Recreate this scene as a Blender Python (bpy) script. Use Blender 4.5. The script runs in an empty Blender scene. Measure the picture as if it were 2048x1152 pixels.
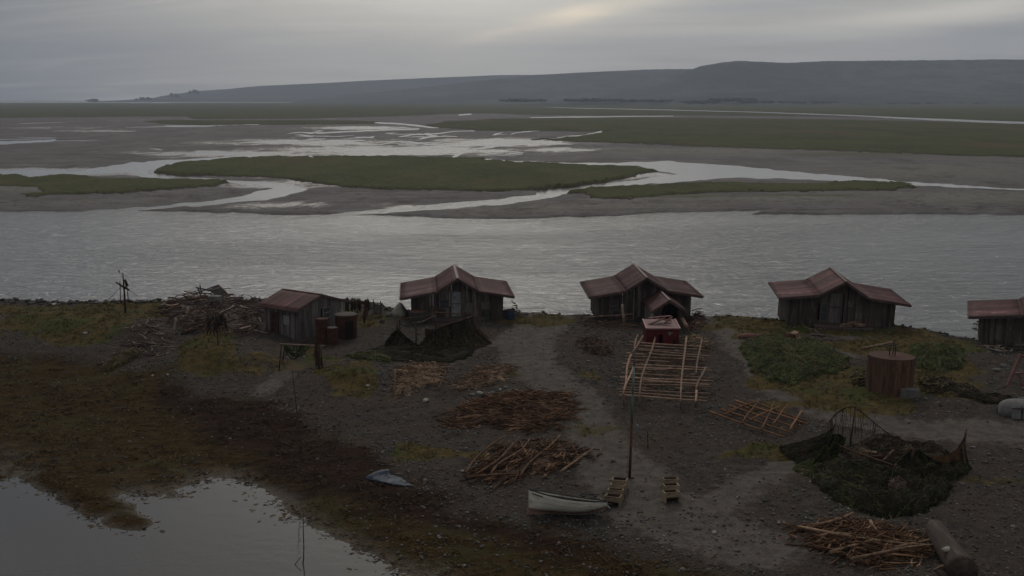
import bpy, math, random
import numpy as np
from mathutils import Vector, Matrix
random.seed(7); RNG = np.random.default_rng(11)
R = math.radians; PI = math.pi
SC = bpy.context.scene; COL = SC.collection
# ------------------------------------------------------------------ camera
HC = 18.0; FPX = 2196.0; PITCH = math.atan(380/FPX)
CP, SP = math.cos(PITCH), math.sin(PITCH)
cam_d = bpy.data.cameras.new('camera'); cam = bpy.data.objects.new('camera', cam_d); COL.objects.link(cam)
cam.location = (0, 0, HC); cam.rotation_euler = (PI/2-PITCH, 0, 0)
cam_d.sensor_width = 36; cam_d.lens = 36*FPX/2048; cam_d.clip_start = .5; cam_d.clip_end = 30000
SC.camera = cam
WZ = -1.5                                   # water level
def rays(px, py):
    a = (np.asarray(px, float)-1024)/FPX; b = (576-np.asarray(py, float))/FPX
    return a, CP+b*SP, -SP+b*CP
def at_z(px, py, z):                         # point on the level z seen at a photo pixel
    x, y, w = rays(px, py); t = (z-HC)/w
    return x*t, y*t
def at_y(px, py, Y):
    x, y, w = rays(px, py); t = Y/y
    return x*t, HC+w*t
# ------------------------------------------------------------------ noise
def _h(i, j, s):
    n = (i.astype(np.int64)*374761393 + j.astype(np.int64)*668265263 + s*1442695041) & 0xffffffff
    n = ((n ^ (n >> 13))*1274126177) & 0xffffffff
    return ((n ^ (n >> 16)) & 0xffff)/65535.0
def vn(x, y, s=0):
    x = np.asarray(x, float); y = np.asarray(y, float)
    i = np.floor(x); j = np.floor(y); fx = x-i; fy = y-j
    fx = fx*fx*(3-2*fx); fy = fy*fy*(3-2*fy)
    a = _h(i, j, s); b = _h(i+1, j, s); c = _h(i, j+1, s); d = _h(i+1, j+1, s)
    return (a*(1-fx)+b*fx)*(1-fy)+(c*(1-fx)+d*fx)*fy
def fbm(x, y, s=0, o=4):
    r = 0; a = .5; t = 0
    for k in range(o):
        r = r+a*vn(x*2**k, y*2**k, s+k*17); t += a; a *= .5
    return r/t
def sstep(a, b, x):
    t = np.clip((x-a)/(b-a), 0, 1); return t*t*(3-2*t)
def psdf(X, Y, poly):                        # signed distance, positive inside
    P = np.asarray(poly, float); n = len(P); d = np.full(X.shape, 1e18); ins = np.zeros(X.shape, bool)
    for i in range(n):
        ax, ay = P[i]; bx, by = P[(i+1) % n]
        ex, ey = bx-ax, by-ay; L = ex*ex+ey*ey+1e-12
        t = np.clip(((X-ax)*ex+(Y-ay)*ey)/L, 0, 1)
        d = np.minimum(d, (X-ax-t*ex)**2+(Y-ay-t*ey)**2)
        c = ((ay > Y) != (by > Y)) & (X < (bx-ax)*(Y-ay)/(by-ay+1e-12)+ax)
        ins ^= c
    d = np.sqrt(d); return np.where(ins, d, -d)
def lsdf(X, Y, line):                        # distance to a polyline minus its half width
    best = np.full(X.shape, 1e9)
    for (ax, ay, aw), (bx, by, bw) in zip(line[:-1], line[1:]):
        ex, ey = bx-ax, by-ay; L = ex*ex+ey*ey+1e-12
        t = np.clip(((X-ax)*ex+(Y-ay)*ey)/L, 0, 1)
        best = np.minimum(best, np.hypot(X-ax-t*ex, Y-ay-t*ey)-(aw+(bw-aw)*t))
    return -best
# ------------------------------------------------------------------ materials
class NT:
    def __init__(s, tree): s.t = tree; s.n = tree.nodes; s.l = tree.links
    def add(s, typ, **kw):
        n = s.n.new(typ)
        for k, v in kw.items():
            if k in n.inputs: s.put(n.inputs[k], v)
            else: setattr(n, k, v)
        return n
    def put(s, sock, v):
        if isinstance(v, bpy.types.NodeSocket): s.l.new(v, sock)
        else: sock.default_value = v
    def math(s, op, a, b=0., c=0., clamp=False):
        n = s.n.new('ShaderNodeMath'); n.operation = op; n.use_clamp = clamp
        for i, v in enumerate((a, b, c)): s.put(n.inputs[i], v)
        return n.outputs[0]
    def mix(s, f, a, b, mode='MIX'):
        n = s.n.new('ShaderNodeMix'); n.data_type = 'RGBA'; n.blend_type = mode
        s.put(n.inputs['Factor'], f)
        for k, v in ((6, a), (7, b)):
            if isinstance(v, (tuple, list)): v = (*v[:3], 1)
            s.put(n.inputs[k], v)
        return n.outputs[2]
    def noise(s, vec, scale, detail=4, rough=.6, dist=0.):
        n = s.n.new('ShaderNodeTexNoise'); s.put(n.inputs['Vector'], vec)
        n.inputs['Scale'].default_value = scale; n.inputs['Detail'].default_value = detail
        n.inputs['Roughness'].default_value = rough; n.inputs['Distortion'].default_value = dist
        return n.outputs[0]
    def ramp(s, f, a, b):                    # smooth 0..1 between a and b
        n = s.n.new('ShaderNodeMapRange'); n.interpolation_type = 'SMOOTHSTEP'
        s.put(n.inputs[0], f); n.inputs[1].default_value = a; n.inputs[2].default_value = b
        return n.outputs[0]
    def attr(s, name):
        n = s.n.new('ShaderNodeAttribute'); n.attribute_name = name; return n.outputs['Fac']
    def mapping(s, vec, sc=(1, 1, 1), rot=(0, 0, 0)):
        n = s.n.new('ShaderNodeMapping'); s.put(n.inputs[0], vec); n.inputs['Scale'].default_value = sc
        n.inputs['Rotation'].default_value = rot; return n.outputs[0]
    def bump(s, h, dist, strength=1.):
        n = s.n.new('ShaderNodeBump'); s.put(n.inputs['Height'], h); s.put(n.inputs['Distance'], dist)
        n.inputs['Strength'].default_value = strength; return n.outputs[0]
def newmat(name):
    m = bpy.data.materials.new(name); m.use_nodes = True; t = NT(m.node_tree)
    return m, t, t.n['Principled BSDF']
def pmat(name, c1, c2, scale=3., rough=.85, bump=.02, stretch=(1, 1, 1), spec=.14, c3=None, lo=.3, hi=.7):
    """two-colour weathered surface; the mesh attribute 'tone' varies it piece by piece"""
    m, t, p = newmat(name)
    co = t.add('ShaderNodeTexCoord').outputs['Object']; v = t.mapping(co, stretch)
    n1 = t.noise(v, scale, 5, .65); n2 = t.noise(v, scale*6.3, 3, .6)
    f = t.math('ADD', t.math('MULTIPLY', n1, .7), t.math('MULTIPLY', n2, .3))
    col = t.mix(t.ramp(f, lo, hi), c1, c2)
    if c3: col = t.mix(t.ramp(t.noise(v, scale*.6, 4, .7), .54, .68), col, c3)
    tn = t.attr('tone')
    cc = t.add('ShaderNodeCombineColor'); [t.put(cc.inputs[i], tn) for i in range(3)]
    t.put(p.inputs['Base Color'], t.mix(1., col, cc.outputs[0], 'MULTIPLY'))
    p.inputs['Roughness'].default_value = rough; p.inputs['Specular IOR Level'].default_value = spec
    if bump: t.put(p.inputs['Normal'], t.bump(f, bump))
    return m
M = {}
M['wall_wood'] = pmat('dark weathered wood', (.036, .026, .023), (.088, .066, .057), 2.2, stretch=(4, 4, .5), c3=(.13, .108, .096))
M['grey_wood'] = pmat('silver and lit grey wood', (.060, .051, .048), (.14, .122, .115), 2.2, stretch=(4, 4, .5), c3=(.045, .028, .024))  # weathered silver boards; also light on the shed's left-facing walls put into colour
M['rust_roof'] = pmat('rusted roofing', (.040, .018, .018), (.076, .034, .034), .9, rough=.7, bump=.004, spec=.12, c3=(.118, .066, .066))
M['roof_trim'] = pmat('roof trim', (.045, .030, .027), (.10, .068, .060), 2.)
M['ridge'] = pmat('ridge capping', (.09, .056, .053), (.16, .115, .105), 2., rough=.55)
M['door'] = pmat('flaking pale paint', (.15, .155, .16), (.25, .26, .265), 3., c3=(.09, .08, .075))
M['dark'] = pmat('painted interior shade', (.006, .005, .005), (.012, .010, .009), 2.)  # near-black colour standing for the shade inside openings
M['glass'] = pmat('dull window glass', (.03, .035, .04), (.06, .065, .07), 1.5, rough=.2, bump=0, spec=.5)
M['rust'] = pmat('rusty iron', (.026, .012, .009), (.075, .032, .021), 3., rough=.8, c3=(.032, .015, .012))
M['rust_tank'] = pmat('streaked rust', (.044, .024, .016), (.135, .074, .048), 2.2, rough=.75, stretch=(3, 3, .35), c3=(.055, .026, .018))
M['lid'] = pmat('dull tank top', (.040, .033, .031), (.085, .073, .068), 4.)
M['red'] = pmat('red painted boards', (.060, .007, .009), (.115, .014, .015), 2.5, rough=.6, c3=(.045, .008, .009))
M['red_roof'] = pmat('faded red sheet', (.10, .045, .048), (.17, .088, .088), 2.5, rough=.5)
M['drift'] = pmat('dark driftwood', (.022, .014, .012), (.075, .050, .044), 3., c3=(.13, .10, .085))
M['drift_pale'] = pmat('bleached wood', (.16, .115, .085), (.34, .26, .20), 3.)
M['stick_brown'] = pmat('brown dried stalks', (.038, .019, .011), (.140, .077, .044), 2., c3=(.22, .135, .082))
M['stick_tan'] = pmat('tan dried stalks', (.08, .05, .032), (.26, .168, .108), 2., c3=(.38, .27, .18))
M['stick_dark'] = pmat('dark dried stalks', (.024, .012, .008), (.092, .050, .030), 2., c3=(.18, .105, .060))
M['rail'] = pmat('peeled pole', (.12, .072, .05), (.30, .205, .15), 2.5, c3=(.13, .08, .06))
M['rail_rust'] = pmat('reddish pole', (.10, .045, .024), (.22, .115, .06), 2.5)
M['net'] = pmat('mossy net', (.005, .005, .003), (.018, .017, .008), 2.2, rough=.9, bump=.05, spec=.1, c3=(.034, .025, .015))
M['net_brown'] = pmat('brown net', (.022, .016, .010), (.068, .050, .032), 2.2, rough=.9, bump=.05, spec=.1)
M['net_green'] = pmat('green net', (.013, .020, .006), (.046, .058, .018), 1.6, rough=.9, bump=.06, spec=.1, c3=(.055, .050, .020))
M['kelp'] = pmat('olive kelp', (.020, .018, .006), (.075, .060, .02), 2.2, rough=.7)
M['stone'] = pmat('grey stone', (.06, .06, .06), (.15, .145, .14), 2., rough=.8)
M['stone_pale'] = pmat('pale stone', (.16, .15, .13), (.32, .30, .26), 2., rough=.8)
M['stone_dark'] = pmat('dark stone', (.022, .021, .020), (.06, .057, .053), 2., rough=.75)
M['hull'] = pmat('chalky hull paint', (.39, .37, .31), (.53, .505, .43), 1.6, rough=.6, stretch=(.6, 3, 3), c3=(.25, .20, .155))
M['hull_red'] = pmat('worn bottom paint', (.10, .055, .042), (.21, .14, .115), 2.)
M['boat_in'] = pmat('boat interior', (.022, .020, .020), (.06, .055, .05), 2.)
M['crate'] = pmat('crate boards', (.12, .088, .055), (.31, .245, .165), 3., stretch=(1, 5, 5), c3=(.09, .065, .045))
M['crate_shade'] = pmat('painted crate shade', (.03, .018, .012), (.075, .05, .03), 3.)  # darker copy of the crate boards; shade inside put into the colour
M['green_pole'] = pmat('green paint', (.105, .145, .120), (.20, .25, .21), 3., stretch=(4, 4, 1))
M['tarp'] = pmat('blue grey sheet', (.012, .018, .032), (.034, .047, .072), 2.5, rough=.6, c3=(.075, .088, .105))
M['log'] = pmat('barkless log', (.030, .022, .018), (.066, .050, .042), 1.3, stretch=(5, .6, 5), c3=(.085, .07, .062))
M['log_end'] = pmat('log end grain', (.11, .060, .040), (.20, .125, .085), 3.)
M['concrete'] = pmat('concrete', (.06, .057, .054), (.12, .115, .11), 2.)
M['ochre'] = pmat('brown rag', (.040, .022, .008), (.085, .048, .018), 3.)
M['canvas'] = pmat('pale canvas', (.095, .09, .087), (.17, .165, .16), 3.)
M['beam_red'] = pmat('red brown beam', (.10, .048, .040), (.20, .11, .095), 2.5)
M['shell'] = pmat('white shell', (.4, .39, .36), (.7, .68, .64), 5.)
M['grass'] = pmat('coarse grass', (.050, .040, .014), (.125, .098, .040), .35, rough=.9, bump=0, spec=.1, c3=(.050, .060, .018))
M['weed'] = pmat('rotting seaweed', (.022, .012, .005), (.066, .040, .013), .3, rough=.7, bump=0, spec=.12)
M['reed'] = pmat('marsh grass', (.020, .028, .007), (.046, .053, .014), .05, rough=.9, bump=0, spec=.1)
M['wood_far'] = pmat('far woodland', (.018, .023, .017), (.036, .044, .030), .02, rough=.95, bump=0, spec=.05)
# ------------------------------------------------------------------ objects and tags
def link(o, parent=None):
    COL.objects.link(o)
    if parent is not None: o.parent = parent
    return o
def tag(o, label=None, cat=None, group=None, kind=None):
    for k, v in (('label', label), ('category', cat), ('group', group), ('kind', kind)):
        if v: o[k] = v
    return o
def thing(name, label, cat, loc=(0, 0, 0), rotz=0., group=None):
    o = bpy.data.objects.new(name, None); link(o); o.empty_display_size = .2
    o.location = loc; o.rotation_euler = (0, 0, rotz); return tag(o, label, cat, group)
def npmesh(name, V, F, mat, tone=None, parent=None, smooth=False, attrs=None):
    V = np.asarray(V, np.float32); F = np.asarray(F, np.int32); k = F.shape[1]
    me = bpy.data.meshes.new(name); me.vertices.add(len(V)); me.vertices.foreach_set('co', V.ravel())
    me.loops.add(F.size); me.loops.foreach_set('vertex_index', F.ravel())
    me.polygons.add(len(F)); me.polygons.foreach_set('loop_start', np.arange(0, F.size, k, dtype=np.int32))
    me.polygons.foreach_set('loop_total', np.full(len(F), k, np.int32))
    me.polygons.foreach_set('use_smooth', np.full(len(F), smooth, bool))
    me.update(calc_edges=True)
    A = dict(attrs or {}); A['tone'] = np.ones(len(V)) if tone is None else tone
    for n, v in A.items():
        a = me.attributes.new(n, 'FLOAT', 'POINT'); a.data.foreach_set('value', np.asarray(v, np.float32))
    me.materials.append(mat); return link(bpy.data.objects.new(name, me), parent)
class MB:
    """collects shapes, built as one mesh object"""
    def __init__(s): s.v = []; s.f = []; s.t = []
    def raw(s, V, F, tone=1.):
        b = len(s.v); s.v += [tuple(p) for p in V]; s.f += [tuple(i+b for i in q) for q in F]; s.t += [tone]*len(V); return s
    def box(s, c, size, rot=None, tone=1., taper=1.):
        h = Vector(size)/2; rot = rot or Matrix.Identity(3); c = Vector(c); V = []
        for z in (-1, 1):
            k = 1 if z < 0 else taper
            for x, y in ((-1, -1), (1, -1), (1, 1), (-1, 1)): V.append(c+rot @ Vector((x*h.x*k, y*h.y*k, z*h.z)))
        return s.raw(V, [(3, 2, 1, 0), (4, 5, 6, 7), (0, 1, 5, 4), (1, 2, 6, 5), (2, 3, 7, 6), (3, 0, 4, 7)], tone)
    def beam(s, a, b, w, h, tone=1., up=(0, 0, 1)):
        a = Vector(a); b = Vector(b); x = (b-a); L = x.length; x.normalize(); z = Vector(up)
        y = z.cross(x)
        if y.length < 1e-3: y = Vector((0, 1, 0)).cross(x)
        y.normalize(); z = x.cross(y)
        return s.box((a+b)/2, (L, w, h), Matrix((x, y, z)).transposed(), tone)
    def tube(s, pts, rad, n=6, tone=1., caps=True):
        P = [Vector(p) for p in pts]; m = len(P)
        if not hasattr(rad, '__len__'): rad = [rad]*m
        V = []; F = []; up = Vector((.13, .07, 1))
        for i in range(m):
            d = (P[min(i+1, m-1)]-P[max(i-1, 0)]); d.normalize()
            if abs(d.dot(up)) > .95*up.length: u = d.cross(Vector((1, 0, 0)))
            else: u = d.cross(up)
            u.normalize(); w = d.cross(u)
            for k in range(n):
                a = 2*PI*k/n; V.append(P[i]+(u*math.cos(a)+w*math.sin(a))*rad[i])
        for i in range(m-1):
            for k in range(n): F.append((i*n+k, i*n+(k+1) % n, (i+1)*n+(k+1) % n, (i+1)*n+k))
        if caps: F += [tuple(range(n-1, -1, -1)), tuple((m-1)*n+k for k in range(n))]
        return s.raw(V, F, tone)
    def lathe(s, prof, n=24, c=(0, 0, 0), tone=1., rot=None, wob=0.):
        V = []; F = []; m = len(prof); rot = rot or Matrix.Identity(3); c = Vector(c)
        ph = random.random()*6
        for r, z in prof:
            for k in range(n):
                a = 2*PI*k/n; q = r*(1+wob*math.sin(3*a+ph+z*1.3)); V.append(c+rot @ Vector((q*math.cos(a), q*math.sin(a), z)))
        for i in range(m-1):
            for k in range(n): F.append((i*n+k, i*n+(k+1) % n, (i+1)*n+(k+1) % n, (i+1)*n+k))
        F.append(tuple((m-1)*n+k for k in range(n))); F.append(tuple(range(n-1, -1, -1)))
        return s.raw(V, F, tone)
    def build(s, name, mat, parent=None, origin=(0, 0, 0), smooth=False, solid=0.):
        me = bpy.data.meshes.new(name); o = Vector(origin)
        me.from_pydata([Vector(v)-o for v in s.v], [], s.f); me.update()
        if smooth: me.polygons.foreach_set('use_smooth', [True]*len(me.polygons))
        a = me.attributes.new('tone', 'FLOAT', 'POINT'); a.data.foreach_set('value', s.t)
        me.materials.append(mat); ob = link(bpy.data.objects.new(name, me), parent)
        if solid:
            md = ob.modifiers.new('thick', 'SOLIDIFY'); md.thickness = solid; md.offset = 0
        if parent is None: ob.location = o
        return ob
def rnd(a, b): return random.uniform(a, b)
# ------------------------------------------------------------------ near shore terrain
ctrl = [(-260,598,0),(0,600,0),(200,606,.1),(330,603,.2),(480,602,.1),(700,606,.1),(800,618,0),(1040,626,0),(1160,630,.1),(1400,630,.2),(1500,634,.3),(1800,652,.3),(1900,668,0),(1950,682,-.1),(2300,694,-.1),
 (598,685,-.15),(690,665,0),(915,645,0),(1290,642,.1),(1680,658,.2),(1990,692,-.1),(1100,720,-.1),(1000,700,0),(1250,800,-.4),(1420,800,-.35),(1600,790,-.2),(1790,785,0),(1900,850,-.3),(1500,720,.25),(1600,720,.3),(1650,700,.2),(1850,715,.45),(1950,800,-.2),(2200,900,-.5),
 (700,755,.15),(560,750,-.3),(850,790,-.4),(700,830,-.7),(500,800,-.8),(300,700,-.3),(100,680,-.3),(430,705,.15),(200,640,.55),(300,650,.5),(400,625,.55),(480,645,.45),(420,680,.35),(100,630,.4),(0,640,.25),(0,720,-.9),(200,760,-.9),(-300,660,-.2),(-300,740,-1),
 (100,800,-1.2),(300,850,-1.25),(450,860,-1.15),(600,900,-1.05),(700,940,-1.05),(900,1000,-1.0),(1000,1060,-1.12),(1150,1120,-1.15),(1000,1140,-1.3),(-200,850,-1.3),
 (0,960,-1.5),(60,950,-1.5),(110,985,-1.5),(200,1032,-1.5),(285,1058,-1.5),(308,1046,-1.5),(270,1015,-1.5),(230,992,-1.5),(330,1000,-1.5),(350,996,-1.5),(410,953,-1.5),(500,965,-1.5),(560,1010,-1.5),(620,1055,-1.5),(700,1092,-1.5),(770,1128,-1.5),(830,1152,-1.5),(880,1200,-1.5),
 (40,985,-1.75),(100,1040,-1.9),(200,1090,-1.9),(330,1050,-1.75),(420,1010,-1.8),(480,1000,-1.75),(500,1090,-1.95),(650,1130,-1.8),(290,1020,-1.66),(255,1003,-1.62),(300,1034,-1.70),(345,1012,-1.68),(320,1030,-1.7),(380,985,-1.62),
 (90,955,-1.26),(120,968,-1.20),(160,988,-1.18),(205,1010,-1.18),(245,1031,-1.22),(272,1044,-1.30),(190,985,-1.24),(150,965,-1.24),(200,950,-1.36),(330,960,-1.36),(60,920,-1.35),(560,960,-1.3),(660,1040,-1.35),(800,1090,-1.32),
 (1250,960,-.9),(1130,1022,-1.05),(1400,1000,-.8),(1750,950,-.6),(1700,1090,-.8),(1900,1100,-.7),(1500,1130,-1.0),(1300,1140,-1.1),(2200,1100,-.7),(1200,1400,-1.2),(2000,1400,-.9),(600,1500,-2),(0,1400,-2.2),(-400,1100,-2),(-300,960,-1.5)]
cp = np.array([[*at_z(a, b, c), c] for a, b, c in ctrl])
D = np.hypot(cp[:, None, 0]-cp[None, :, 0], cp[:, None, 1]-cp[None, :, 1])
NCP = len(cp); A_ = np.zeros((NCP+1, NCP+1)); A_[:NCP, :NCP] = -D-np.eye(NCP)*.02; A_[:NCP, NCP] = 1; A_[NCP, :NCP] = 1
W_ = np.linalg.solve(A_, np.append(cp[:, 2], 0))
edge_px = [(-900,596,0),(-260,597,0),(0,599,.0),(200,604,.1),(330,601,.2),(480,600,.1),(700,604,.1),(800,618,0),(1040,627,0),(1160,630,.1),(1400,630,.2),(1500,634,.3),(1800,653,.3),(1900,669,0),(1950,680,-.1),(2300,692,-.1),(3000,700,-.1)]
ed = np.array([at_z(a, b, c) for a, b, c in edge_px])
HUMPS = [(*map(float, at_z(a_, b_, .2)), h_, rx_, ry_) for a_, b_, h_, rx_, ry_ in ((430,705,.65,2.6,2.2),(705,752,.55,2.2,1.8),(250,662,.5,3.4,2.4),(80,645,.4,4.,2.6),(160,690,.35,3.,1.6),(1860,716,.45,3.,2.2),(1540,700,.25,3.,2.4),(520,712,.3,1.8,1.2))]
def zt(x, y):
    x = np.asarray(x, float); y = np.asarray(y, float); sh = x.shape; xf, yf = x.ravel(), y.ravel(); z = np.empty(xf.shape)
    for i in range(0, len(xf), 60000):
        q = slice(i, i+60000)
        z[q] = -np.hypot(xf[q, None]-cp[None, :, 0], yf[q, None]-cp[None, :, 1]) @ W_[:NCP]+W_[NCP]
    z = np.clip(z, -2.4, .9)
    dry = sstep(-1.5, -.4, z)
    z = z+(fbm(xf*.22, yf*.22, 5, 3)-.5)*(.07+.34*dry)+(fbm(xf*1.3, yf*1.3, 9, 3)-.5)*(.09+.12*dry)+(fbm(xf*3.7, yf*3.7, 19, 2)-.5)*.085
    for hx_, hy_, hh_, rx_, ry_ in HUMPS: z = z+hh_*np.exp(-((xf-hx_)/rx_)**2-((yf-hy_)/ry_)**2)*(.7+.6*fbm(xf*.8, yf*.8, 29, 2))
    e = np.interp(xf, ed[:, 0], ed[:, 1])+(fbm(xf*.5, xf*0, 3, 3)-.5)*1.2
    over = np.maximum(yf-e, 0); z = z-over*.62-np.where(over > 0, .0, 0)
    z = np.maximum(z, -2.5)
    return z.reshape(sh)
def Gz(x, y): return float(zt(np.array([x]), np.array([y]))[0])
def G(px, py, dz=0.):                        # the ground point a photo pixel looks at
    z = -.4
    for _ in range(8):
        x, y = at_z(px, py, z); z = .5*z+.5*Gz(float(x), float(y))
    return Vector((float(x), float(y), z+dz))
def Z(px, py, z):
    x, y = at_z(px, py, z); return Vector((float(x), float(y), z))
xs = np.arange(-92, 92.1, .24); ys = np.concatenate([-30+2.*np.arange(32), 34+.22*np.arange(355)])
X, Y = np.meshgrid(xs, ys); ZT = zt(X, Y)
_gx0, _gy0 = xs[0], 34.
_Z = ZT[32:]
def Gz(x, y):                                # height of the built ground mesh
    u = min(max((x-_gx0)/.24, 0), _Z.shape[1]-2.001); v = min(max((y-_gy0)/.22, 0), _Z.shape[0]-2.001); i = int(u); j = int(v); u -= i; v -= j
    return float((_Z[j, i]*(1-u)+_Z[j, i+1]*u)*(1-v)+(_Z[j+1, i]*(1-u)+_Z[j+1, i+1]*u)*v)
# material zones of the shore, in world metres
def wp(poly, z=-.4): return [tuple(float(c) for c in at_z(a, b, z)) for a, b in poly]
weed_poly = wp([(-500,700),(0,714),(150,737),(300,748),(360,768),(430,792),(520,812),(600,838),(680,882),(740,925),(830,968),(930,1012),(1050,1048),(1180,1078),(1300,1108),(1430,1150),(1460,1400),(600,1500),(-900,1500)], -1.0)
dark_poly = wp([(330,770),(430,792),(520,812),(600,838),(680,882),(740,925),(830,968),(930,1012),(1050,1048),(1180,1080),(1250,1110),(1100,1120),(950,1070),(820,1030),(700,1000),(600,985),(540,950),(470,900),(380,850),(320,810)], -1.1)
def warp(X, Y, s, a, k): return X+(fbm(X*k, Y*k, s, 3)-.5)*a, Y+(fbm(X*k, Y*k, s+40, 3)-.5)*a
GRASS = [(1760,770,140,45,1),(1870,745,100,60,1),(1660,662,210,16,1),(1560,650,120,14,1),(1900,700,60,20,.9),(1450,660,30,20,.8),(1780,700,150,18,.8),(300,610,160,12,1),(150,640,130,14,1),(1560,650,90,14,1),(1540,700,70,40,1),(1600,740,110,40,1),(1700,790,130,28,.9),(1860,730,75,50,1),(1800,680,80,14,.8),(1720,672,60,10,.6),(700,750,70,34,1),(440,705,80,36,1),(60,625,130,14,1),(250,630,130,22,1),(80,655,110,20,.8),(190,668,90,22,.9),(700,640,60,22,.8),(830,636,90,10,.6),(620,705,50,20,.6),(1520,885,80,16,.7),(880,880,90,14,.7),(1560,805,60,12,.9),(1800,815,90,14,.9),(1200,740,40,10,.6),(1080,640,90,8,.6),(960,745,60,8,.5),(1220,835,50,14,.5),(1950,930,70,20,.45),(1800,1000,120,20,.25),(1430,640,50,8,.6),(1900,690,60,10,.6),(1940,770,60,18,.6),(1290,860,60,20,.35),(1390,840,40,14,.35),(560,720,60,14,.5)]
def zones(X, Y):
    wx, wy = warp(X, Y, 21, 3.2, .35)
    weed = psdf(wx, wy, weed_poly); dk = psdf(wx, wy, dark_poly)
    g = np.zeros(X.shape); gx, gy = warp(X, Y, 61, 5.5, .32); gx, gy = warp(gx, gy, 67, 1.6, 1.3)
    for a, b, rx, ry, s in GRASS:
        c = np.array(at_z(a, b, 0)); ex = np.array(at_z(a+rx, b, 0))-c; ey = (np.array(at_z(a, b-ry, 0))-np.array(at_z(a, b+ry, 0)))/2
        det = ex[0]*ey[1]-ex[1]*ey[0]; dx, dy = gx-c[0], gy-c[1]
        u = (dx*ey[1]-dy*ey[0])/det; v = (ex[0]*dy-ex[1]*dx)/det
        g = np.maximum(g, s*sstep(1.25, .55, np.hypot(u, v)))
    g = g*sstep(.2, -.6, weed)
    p = np.full(X.shape, -9.)
    px_, py_ = warp(X, Y, 81, .8, .6)
    for line in ([(1400,634,1.),(1450,670,1.),(1490,720,1.1),(1560,780,1.3),(1700,828,1.5),(1850,855,1.8),(2100,860,2.2)],[(1100,640,2.),(1050,680,2.2),(1060,730,2.),(1150,790,1.6),(1190,850,1.6),(1240,920,2.),(1330,1000,2.4),(1500,1060,2.2)],[(1600,900,.9),(1480,960,1.),(1400,1000,1.4)],[(1060,700,1.2),(960,690,1.),(880,730,.8)],[(600,730,.8),(560,750,1),(530,770,.9)],[(1600,665,1.1),(1720,690,1.2),(1700,720,1.2),(1640,720,.8)]):
        p = np.maximum(p, lsdf(px_, py_, [(*map(float, at_z(a, b, -.2)), w) for a, b, w in line]))
    return weed, dk, g, p
weed, dk, gr, pa = zones(X, Y)
nx, ny = len(xs), len(ys)
def grid_faces(ny, nx):
    i = np.arange(ny-1)[:, None]*nx+np.arange(nx-1)[None, :]
    return np.stack([i, i+1, i+nx+1, i+nx], -1).reshape(-1, 4)
m, t, p = newmat('shore ground')
pos = t.add('ShaderNodeNewGeometry').outputs['Position']
sep = t.add('ShaderNodeSeparateXYZ', Vector=pos)
n_l = t.noise(pos, .35, 5, .65); n_m = t.noise(pos, 1.7, 6, .7); n_s = t.noise(pos, 9., 4, .7)
vor = t.add('ShaderNodeTexVoronoi', Vector=pos, Scale=7.); vor2 = t.add('ShaderNodeTexVoronoi', Vector=pos, Scale=17.)
gravel = t.mix(t.ramp(n_m, .3, .72), (.023, .021, .019), (.070, .063, .058))
gravel = t.mix(t.ramp(n_l, .42, .62), gravel, (.050, .041, .035))
sh_ = t.math('MULTIPLY', t.ramp(n_s, .5, .72), .7); gravel = t.mix(sh_, gravel, (.105, .097, .089))
peb = t.math('MULTIPLY', t.ramp(vor.outputs['Distance'], .34, .12), t.ramp(t.noise(pos, .9, 3), .48, .62))
gravel = t.mix(t.math('MULTIPLY', peb, .75), gravel, (.12, .115, .108))
path = t.mix(t.ramp(n_m, .3, .7), (.070, .065, .061), (.122, .114, .108))
path = t.mix(t.math('MULTIPLY', t.ramp(n_s, .5, .8), .4), path, (.045, .042, .04))
grassc = t.mix(t.ramp(n_m, .3, .7), (.046, .038, .015), (.102, .080, .034))
grassc = t.mix(t.ramp(t.noise(pos, .22, 3), .50, .62), grassc, (.050, .060, .020))
wst = t.noise(t.mapping(pos, (.5, 1.6, 1.)), 1.3, 6, .72, .6)
ochre = t.mix(t.ramp(wst, .33, .68), (.021, .0135, .005), (.064, .043, .014))
ochre = t.mix(t.ramp(n_l, .48, .66), ochre, (.050, .046, .018))
ochre = t.mix(t.math('MULTIPLY', t.ramp(n_s, .5, .75), .6), ochre, (.030, .018, .007))
darkw = t.mix(t.ramp(wst, .35, .7), (.013, .007, .005), (.034, .018, .010))
ochre = t.mix(1., ochre, (.86, .86, .86), 'MULTIPLY'); darkw = t.mix(1., darkw, (1.0, 1.0, 1.05), 'MULTIPLY')
weedc = t.mix(t.ramp(t.math('ADD', t.attr('dark'), t.math('MULTIPLY', t.math('SUBTRACT', n_m, .5), 4.)), -1.2, 1.2), ochre, darkw)
col = t.mix(t.ramp(t.math('ADD', t.attr('path'), t.math('MULTIPLY', t.math('SUBTRACT', n_m, .5), 2.)), -.4, .5), gravel, path)
col = t.mix(t.ramp(t.math('ADD', t.attr('grass'), t.math('MULTIPLY', t.math('SUBTRACT', n_m, .5), 1.1)), .28, .62), col, grassc)
col = t.mix(t.ramp(t.math('ADD', t.attr('weed'), t.math('MULTIPLY', t.math('SUBTRACT', n_m, .5), 5.)), -.9, .9), col, weedc)
t.put(p.inputs['Base Color'], t.mix(1., col, (1.30, 1.215, 1.14), 'MULTIPLY'))
wet = t.ramp(sep.outputs[2], -1.30, -1.52)
t.put(p.inputs['Roughness'], t.math('SUBTRACT', .88, t.math('MULTIPLY', wet, .38))); t.put(p.inputs['Specular IOR Level'], t.math('ADD', .05, t.math('MULTIPLY', wet, .25)))
hgt = t.math('ADD', t.math('MULTIPLY', n_s, .6), t.math('ADD', t.math('MULTIPLY', n_m, .9), t.math('MULTIPLY', vor2.outputs['Distance'], -.35)))
t.put(p.inputs['Normal'], t.bump(hgt, .30, 1.))
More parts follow.
